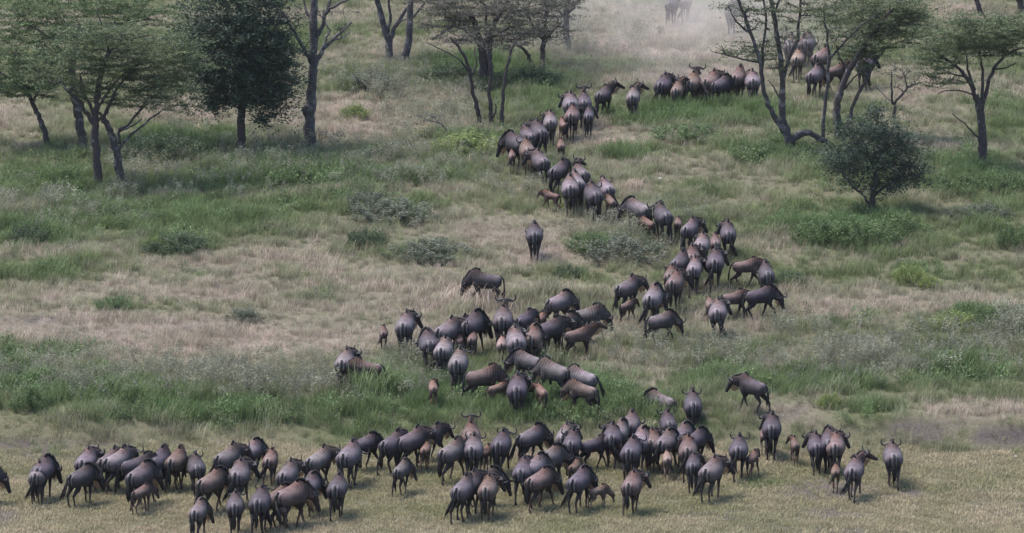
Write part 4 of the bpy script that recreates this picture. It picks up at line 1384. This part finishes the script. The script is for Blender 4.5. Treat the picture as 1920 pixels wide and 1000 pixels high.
    T('acacia_tree', 'tall hazy trunk standing at the edge of the dust', (1063, 98),
      [([(1063, 99), (1062, 65), (1061, 30), (1064, -15)], 7, 5, 0), ([(1062, 40), (1048, 20), (1035, 0)], 3, 1.6, -.4), ([(1062, 30), (1078, 10), (1090, -10)], 3, 1.6, .4)],
      [(1062, 4, 36, 12, 14), (1040, -15, 60, 15, 14)], bark=B_GREY, leaf=L_GREY, seed=32)
    T('acacia_tree', 'forked acacia with mottled stems and one thick bough arching along the ground', (1482, 286),
      [([(1482, 288), (1481, 270), (1476, 250), (1468, 225), (1466, 190), (1467, 140), (1460, 85), (1451, 25), (1442, -30)], 9, 3.5, 0),
       ([(1470, 248), (1452, 220), (1438, 190), (1429, 155), (1425, 115), (1407, 62), (1390, 15), (1376, -15)], 5.5, 2.6, -.7),
       ([(1484, 268), (1496, 254), (1515, 249), (1534, 258), (1552, 270)], 7.5, 5, .5), ([(1543, 263), (1545, 215), (1552, 150), (1553, 100), (1549, 55), (1545, 10)], 3.8, 1.6, (.5, .7)),
       ([(1467, 150), (1480, 108), (1494, 75), (1499, 30), (1502, -20)], 4, 2, .6), ([(1553, 112), (1585, 78), (1610, 52), (1640, 30)], 2.8, 1.2, (.6, .2)),
       ([(1428, 140), (1430, 90), (1437, 40), (1432, -10)], 3.2, 1.6, -.3), ([(1450, 30), (1462, 0), (1475, -25)], 2.6, 1.4, -.4),
       ([(1426, 118), (1395, 112), (1362, 103), (1334, 97)], 2.2, .9, -.9), ([(1407, 62), (1380, 40), (1365, 10)], 2.2, 1, -.9), ([(1466, 190), (1452, 165), (1440, 150)], 2, 1, .2),
       ([(1360, 103), (1352, 85)], 1.6, .8, (-.8, -.9))],
      [(1410, 88, 52, 22, 22), (1365, 98, 34, 9, 10), (1445, 112, 45, 20, 16), (1430, 30, 55, 30, 22), (1490, 20, 45, 28, 18), (1545, 30, 50, 30, 26), (1590, 70, 45, 24, 16), (1395, 10, 40, 20, 12), (1480, 70, 40, 25, 8), (1450, -28, 130, 22, 44), (1560, -20, 70, 20, 22)],
      bark=B_LICHEN, seed=33, per=46)
    T('acacia_tree', 'lichen-barked acacia whose two stems rise behind the dark bush', (1576, 262),
      [([(1576, 264), (1570, 230), (1571, 192), (1580, 160), (1592, 132), (1604, 112), (1612, 95)], 8.5, 4.5, 0),
       ([(1590, 240), (1596, 212), (1609, 176), (1624, 148), (1638, 122), (1656, 94)], 4.5, 1.8, (-.2, .5)), ([(1604, 112), (1620, 88), (1634, 70), (1652, 42), (1675, 15), (1700, -8)], 6, 3, -.5),
       ([(1582, 168), (1600, 148), (1622, 125)], 2.6, 1.2, .6), ([(1592, 132), (1576, 112), (1570, 95)], 2.6, 1.2, -.5), ([(1640, 62), (1665, 50), (1700, 45), (1735, 28)], 2.6, 1.2, .3),
       ([(1650, 45), (1640, 15), (1645, -20)], 2.6, 1.4, .5)],
      [(1615, 105, 36, 20, 26), (1610, 40, 70, 34, 44), (1670, 35, 70, 30, 44), (1650, 80, 60, 20, 24), (1700, 60, 50, 24, 22), (1630, 5, 90, 22, 36), (1720, 20, 45, 25, 20)],
      bark=B_LICHEN, seed=34)
    T('acacia_tree', 'flat-topped umbrella acacia with a straight trunk and a dead low bough', (1844, 319),
      [([(1844, 321), (1844, 280), (1841, 240), (1837, 205), (1830, 178)], 10, 6, 0), ([(1832, 190), (1818, 155), (1797, 130), (1770, 108), (1750, 95)], 4.5, 1.8, -.7),
       ([(1838, 205), (1842, 165), (1842, 130), (1836, 95)], 4, 2, .3), ([(1840, 210), (1852, 160), (1863, 130), (1885, 105), (1910, 92)], 4.5, 1.8, .6),
       ([(1843, 282), (1832, 258), (1812, 236), (1786, 214)], 2.6, 1, -.5), ([(1832, 182), (1808, 172), (1775, 170), (1760, 176)], 2.2, .8, .8),
       ([(1828, 170), (1815, 130), (1812, 100)], 3, 1.5, .8), ([(1863, 130), (1885, 128), (1905, 118)], 2.2, 1, -.6), ([(1812, 145), (1785, 138), (1760, 128)], 2.2, 1, .5)],
      [(1835, 62, 110, 24, 66), (1785, 92, 72, 22, 34), (1885, 80, 60, 24, 32), (1840, 92, 62, 16, 26), (1755, 118, 50, 24, 22), (1850, 38, 70, 14, 26), (1765, 150, 48, 14, 10), (1900, 55, 50, 25, 22)],
      seed=35, density=1.1)
    T('thorn_sapling', 'small crooked thorn sapling in grey grass behind the dark bush', (1678, 222),
      [([(1678, 223), (1677, 200), (1690, 178), (1706, 163), (1728, 155)], 3.6, 1.4, 0), ([(1674, 196), (1671, 165), (1672, 135)], 2.6, 1, -.3), ([(1700, 168), (1697, 145), (1690, 130)], 1.8, .8, .3),
       ([(1680, 195), (1665, 185), (1640, 160)], 1.4, .6, .3)],
      [(1695, 145, 42, 22, 10), (1670, 130, 26, 14, 5)], leaf=L_GREY, seed=36, per=26)
    T('acacia_tree', 'slanting stem whose foot shows at the top edge, inward of the corner trunk', (1842, 27),
      [([(1842, 28), (1834, 8), (1826, -15), (1815, -45)], 5.5, 4, 0)], [(1800, -60, 80, 20, 12)], seed=37)
    T('acacia_tree', 'thick stem whose foot shows in the top corner', (1917, 22),
      [([(1917, 24), (1913, 5), (1908, -20), (1900, -50)], 7, 5, 0)], [(1890, -65, 80, 20, 12)], seed=38)
    T('dark_bush', 'big dark rounded thorn bush standing clear on a short stem', (1632, 402),
      [([(1632, 404), (1634, 380), (1639, 352), (1642, 320), (1640, 280)], 7, 3, 0), ([(1633, 385), (1616, 365), (1594, 345), (1575, 320)], 3, 1.4, -.6),
       ([(1636, 370), (1660, 350), (1690, 335), (1715, 325)], 3, 1.4, .5), ([(1640, 320), (1625, 280), (1612, 240)], 2.6, 1, .3), ([(1641, 310), (1660, 270), (1675, 240)], 2.6, 1, -.4),
       ([(1638, 250), (1646, 220), (1642, 196)], 1.8, .7, .1)],
      [(1640, 290, 72, 52, 100), (1596, 312, 48, 36, 44), (1692, 318, 42, 36, 44), (1618, 245, 46, 30, 34), (1668, 258, 40, 28, 28), (1645, 350, 58, 18, 26), (1645, 212, 22, 14, 8), (1562, 300, 22, 24, 10), (1718, 338, 18, 18, 9), (1580, 255, 26, 14, 6), (1700, 275, 26, 16, 8)],
      leaf=L_DARK, seed=39, leaf_size=.10, rad=.14, flat=.8, per=60, layered=False, cat='bush', stretch=2.8)
    T('dead_sapling', 'leafless forked sapling in pale straw beyond the bare tree', (690, 172),
      [([(690, 174), (684, 162), (696, 150), (703, 140)], 2.2, 1, 0), ([(684, 162), (672, 150), (660, 138)], 1.4, .7, -.2)], [(700, 135, 14, 8, 3)], bark=B_GREY, leaf=L_GREY, seed=40, per=20)
    T('dead_branch', 'fallen arching dead branch in the grass before the slender stems', (848, 260),
      [([(848, 262), (838, 245), (825, 232), (805, 226)], 2.2, 1, 0), ([(825, 232), (815, 222), (800, 215)], 1.2, .6, .2)], [(805, 220, 28, 10, 5)], bark=B_GREY, leaf=L_GREY, seed=41, per=20, cat='branch')

build_trees()

# ================================================================== SHRUBS AND HERB CLUMPS
S_GREEN = leaf_material('green_shrub_leaf', (.055, .085, .030), (.11, .155, .055))
S_DARK = leaf_material('dark_shrub_leaf', (.035, .055, .026), (.075, .10, .045))
S_GREY = leaf_material('grey_shrub_leaf', (.060, .075, .042), (.135, .135, .098))
S_LIGHT = leaf_material('yellow_green_leaf', (.12, .16, .045), (.22, .25, .08))
S_FLOWER = leaf_material('yellow_flower', (.32, .27, .03), (.42, .36, .06))

SHRUBS = [
 (665, 222, 30, 22, 'light', 'yellow-green flowering clump on bare straw under the bare tree'),
 (742, 412, 88, 44, 'grey', 'wide purple-grey thicket in front of the tall green meadow'),
 (690, 392, 55, 40, 'grey', 'greyish shrub with pale seedheads at the end of the wide thicket'),
 (1165, 482, 92, 46, 'grey', 'long grassy mound beside the lone straggler'),
 (1110, 470, 50, 30, 'green', 'green tuft on the inner end of the long grassy mound'),
 (885, 282, 75, 26, 'light', 'olive hummock by the feet of the slender stems'),
 (325, 300, 75, 42, 'dark', 'dark green bush on pale grass between the twin acacias and the dark tree'),
 (265, 302, 40, 30, 'dark', 'smaller dark bush close to the lichened leaning trunk'),
 (1800, 618, 55, 26, 'light', 'bright broad-leaved clump at the near end of the green row in dry grass'),
 (1858, 618, 55, 34, 'green', 'tallest broad-leaved clump of the green row in dry grass'),
 (1905, 622, 30, 22, 'green', 'green clump cut by the picture edge in dry grass'),
 (1708, 530, 36, 28, 'light', 'light green shrub alone in the open dry meadow'),
 (1745, 540, 24, 16, 'light', 'low light green sprig beside the lone meadow shrub'),
 (1330, 366, 20, 16, 'green', 'small round tuft in the empty meadow outside the column'),
 (457, 602, 40, 26, 'grey', 'dark spiky tussock on the pink straw meadow'),
 (212, 580, 36, 20, 'green', 'low green bush on the straw meadow under the dark grass patch'),
 (810, 482, 88, 38, 'grey', 'mauve-grey shrub patch between thicket and solitary dark wildebeest'),
 (688, 462, 40, 30, 'dark', 'dark green shrub below the purple-grey thicket'),
 (330, 474, 65, 30, 'dark', 'flat dark thicket bordering the pale meadow'),
 (285, 470, 25, 22, 'light', 'bright green sprout at the end of the flat dark thicket'),
 (1545, 460, 60, 48, 'green', 'tall green herbs in the shade beneath the dark bush'),
 (1620, 462, 70, 50, 'green', 'dense green herbs around the stem of the dark bush'),
 (1690, 448, 55, 44, 'green', 'green herbs at the outer side of the dark bush'),
 (1838, 410, 60, 34, 'grey', 'greyish shrub in front of the flat-topped acacia'),
 (1800, 362, 50, 32, 'green', 'green bush at the inner foot of the flat-topped acacia'),
 (1885, 365, 50, 40, 'green', 'green bush at the outer foot of the flat-topped acacia'),
 (1898, 465, 34, 40, 'green', 'leafy green bush at the picture edge below the flat-topped acacia'),
 (845, 152, 55, 32, 'dark', 'dark green bush under the shading wide-crowned acacia'),
 (985, 165, 70, 34, 'dark', 'long dark bush stretching from the doubled trunk toward the dust'),
 (930, 170, 40, 26, 'dark', 'dark bush in deepest shade between doubled trunk and slender stems'),
 (1480, 532, 40, 18, 'dark', 'dark flat tussock just outside the bend of the column'),
 (1645, 792, 30, 28, 'green', 'green plant growing on the crest of the eroded bank'),
 (1695, 800, 28, 28, 'dark', 'dark plant hanging over the crumbling earth of the bank'),
 (1555, 765, 24, 24, 'light', 'bright green herb beside the bearded bull on the bank'),
 (16, 672, 18, 20, 'green', 'small bright tuft by the picture edge in pink straw'),
 (70, 670, 16, 18, 'green', 'thin seedling tuft on pink straw'),
 (700, 168, 66, 36, 'grey', 'thin grey bush spreading behind the flowering clump'),
 (1070, 516, 32, 14, 'dark', 'flat dark tuft beyond the solitary dark wildebeest'),
 (968, 776, 18, 24, 'yellow', 'yellow-flowered herb by the crossed hind legs'),
 (540, 805, 34, 34, 'green', 'bright green tall herb at the crest of the green bank'),
 (485, 800, 34, 30, 'light', 'light green herb beside the tallest one at the crest of the bank'),
 (245, 790, 40, 30, 'green', 'leafy clump on the bank above the tall pale wildebeest'),
 (60, 770, 40, 44, 'green', 'tall leafy clump on the bank at the picture edge'),
 (1290, 262, 70, 24, 'green', 'low green bush before the row on the rise'),
 (1580, 320, 40, 30, 'green', 'fern-like herbs between arching bough and dark bush'),
 (1420, 300, 50, 30, 'green', 'green herbs at the foot of the forked acacia'),
 (560, 345, 46, 30, 'green', 'fresh green clump in the seeding meadow under the bare tree'),
 (760, 345, 40, 28, 'green', 'green clump among seedheads above the wide thicket'),
 (120, 352, 40, 34, 'green', 'leafy clump beside the slim dark trunk'),
 (60, 455, 44, 32, 'dark', 'dark leafy clump at the picture edge in the upper meadow'),
]

def shrub_mesh(kind, seed):
    rng = np.random.default_rng(seed)
    mat = dict(green=S_GREEN, dark=S_DARK, grey=S_GREY, light=S_LIGHT, yellow=S_GREEN)[kind]
    n = 70
    a, r = rng.random(n) * 6.283, np.sqrt(rng.random(n))
    top = (1 - .75 * r ** 2) * rng.uniform(.35, 1.0, n)
    cl = np.stack([r * np.cos(a), r * np.sin(a), .05 + .80 * top, np.clip(rng.normal(.45, .25, n), 0, 1), .5 * r * np.cos(a), .5 * r * np.sin(a), .8 + 0 * r], 1)
    return cl, leaves_mesh('foliage', cl, 90, .075, 1.0, .10, mat, rng, 0, 1.3)

def build_shrubs():
    cache = {}
    rr = random.Random(9)
    for i, (cx, by, rx, h, kind, label) in enumerate(SHRUBS):
        key = (kind, i % 2)
        if key not in cache:
            cl, me = shrub_mesh(kind, 50 + len(cache))
            g = Geo()
            for c in cl[::2]:
                q = Vector(c[:3])
                st = Vector((q.x * .25, q.y * .25, -.12))
                g.tube([st, st.lerp(q, .6) + Vector((0, 0, .12)), q], [.012, .009, .005], 3)
            fl = None
            if kind in ('yellow', 'light') :
                rng = np.random.default_rng(77)
                up = cl[cl[:, 2] > .5]
                if kind == 'yellow':
                    fl = leaves_mesh('blossom', up, 16, .09, .5, .10, S_FLOWER, rng)
            cache[key] = (me, g.mesh('stems', L_TWIG), fl)
        me, st, fl = cache[key]
        p = ground_at(cx, by)
        s = px_scale(p)
        root = link({'yellow': 'flowering_herb', 'light': 'herb_clump', 'green': 'herb_clump'}.get(kind, 'shrub'), None)
        root.location = p
        root.rotation_euler = (0, 0, rr.random() * 6.283)
        w = rx / s * 1.0
        root.scale = (w, w, (h + 6) / s * (.8 if kind == 'grey' else 1.1))
        tag(root, label, 'plant' if kind in ('yellow', 'light', 'green') else 'shrub', 'shrubs and herb clumps of the meadow')
        link('foliage', me, root)
        tag(link('stems', st, root), kind='stuff')
        if fl:
            link('blossom', fl, root)

build_shrubs()

# ================================================================== STONES AND DUNG
M_STONE = plain('pale_stone', (.42, .38, .36), .9, .2, .25, 6)
M_DUNG = plain('dark_dung', (.028, .024, .02), .9, .1, .4, 20)

def lump(name, cx, py, r, mat, label, cat, group, seed):
    rng = random.Random(seed)
    p = ground_at(cx, py)
    g = Geo()
    rings = []
    for z, k in ((-.3, .75), (0, 1.0), (.35, .85), (.6, .45), (.68, .12)):
        rings.append([Vector((r * k * math.cos(t) * rng.uniform(.75, 1.2), r * .7 * k * math.sin(t) * rng.uniform(.75, 1.2), r * z)) for t in [2 * math.pi * j / 9 for j in range(9)]])
    g.loft(rings)
    o = link(name, g.mesh(name, mat))
    o.location = p
    tag(o, label, cat, group)

lump('stone', 1213, 322, .13, M_STONE, 'small white stone in the meadow, nearer the column', 'stone', 'white stones', 1)
lump('stone', 1238, 336, .10, M_STONE, 'small white stone in the meadow, farther from the column', 'stone', 'white stones', 2)
lump('stone', 1904, 857, .06, M_STONE, 'tiny white stone on the turf under the eroded bank', 'stone', 'white stones', 3)
lump('dung_pile', 1247, 962, .07, M_DUNG, 'dark dung on the turf beside the wildebeest walking alone', 'dung', None, 4)
lump('dung_pile', 1252, 960, .05, M_DUNG, 'second smaller lump of the dung beside the wildebeest walking alone', 'dung', None, 5)

# ================================================================== AIR
def volume_box(name, co, faces, density, colour, aniso, noise_scale=None, centre=None):
    me = mesh_np(name, co, faces)
    m = bpy.data.materials.new(name)
    m.use_nodes = True
    nt = m.node_tree
    nt.nodes.remove(nt.nodes['Principled BSDF'])
    v = nt.nodes.new('ShaderNodeVolumePrincipled')
    v.inputs['Color'].default_value = (*colour, 1)
    v.inputs['Density'].default_value = density
    v.inputs['Anisotropy'].default_value = aniso
    nt.links.new(v.outputs[0], nt.nodes['Material Output'].inputs['Volume'])
    me.materials.append(m)
    return tag(link(name, me), kind='stuff'), nt, v

def box(x0, x1, y0, y1, z0, z1):
    co = np.array([(x, y, z) for z in (z0, z1) for y in (y0, y1) for x in (x0, x1)], float)
    f = np.array([(0, 2, 3, 1), (4, 5, 7, 6), (0, 1, 5, 4), (2, 6, 7, 3), (0, 4, 6, 2), (1, 3, 7, 5)])
    return co, f

HAZE = 0.00004
if HAZE:
    volume_box('haze', *box(-3600, 3600, -2600, 4400, -3.0, 39.5), HAZE, (.92, .92, .96), 0.0)

def build_dust():
    """the dust kicked up along the far end of the column"""
    c = ground_at(1275, 62)
    rx, ry, rz = 9.0, 24.0, 3.4
    nu, nv = 24, 12
    co, f = [], []
    for j in range(nv + 1):
        t = math.pi * j / nv
        for i in range(nu):
            a = 2 * math.pi * i / nu
            co.append((rx * math.sin(t) * math.cos(a), ry * math.sin(t) * math.sin(a), rz * math.cos(t)))
    for j in range(nv):
        for i in range(nu):
            f.append((j * nu + i, (j + 1) * nu + i, (j + 1) * nu + (i + 1) % nu, j * nu + (i + 1) % nu))
    o, nt, v = volume_box('dust_cloud', np.array(co), np.array(f), .1, (.88, .76, .68), .2)
    o.location = c + Vector((0, 0, .6))
    tc = nt.nodes.new('ShaderNodeTexCoord')
    mp = N(nt, 'ShaderNodeMapping')
    mp.inputs['Scale'].default_value = (1 / rx, 1 / ry, 1 / rz)
    nt.links.new(tc.outputs['Object'], mp.inputs[0])
    gr = N(nt, 'ShaderNodeVectorMath', operation='LENGTH')
    nt.links.new(mp.outputs[0], gr.inputs[0])
    fall = N(nt, 'ShaderNodeMapRange')
    fall.interpolation_type = 'SMOOTHSTEP'
    for k, val in (('From Min', 0.0), ('From Max', 1.0), ('To Min', 1.0), ('To Max', 0.0)):
        fall.inputs[k].default_value = val
    nt.links.new(gr.outputs['Value'], fall.inputs['Value'])
    nz = noise(nt, .45, 3)
    r = N(nt, 'ShaderNodeMapRange')
    for k, val in (('From Min', .40), ('From Max', .66), ('To Min', .06), ('To Max', 1.0)):
        r.inputs[k].default_value = val
    nt.links.new(nz.outputs['Fac'], r.inputs['Value'])
    nt.links.new(mathn(nt, 'MULTIPLY', mathn(nt, 'MULTIPLY', fall.outputs[0], r.outputs[0]), DUST), v.inputs['Density'])

DUST = 0.105
build_dust()
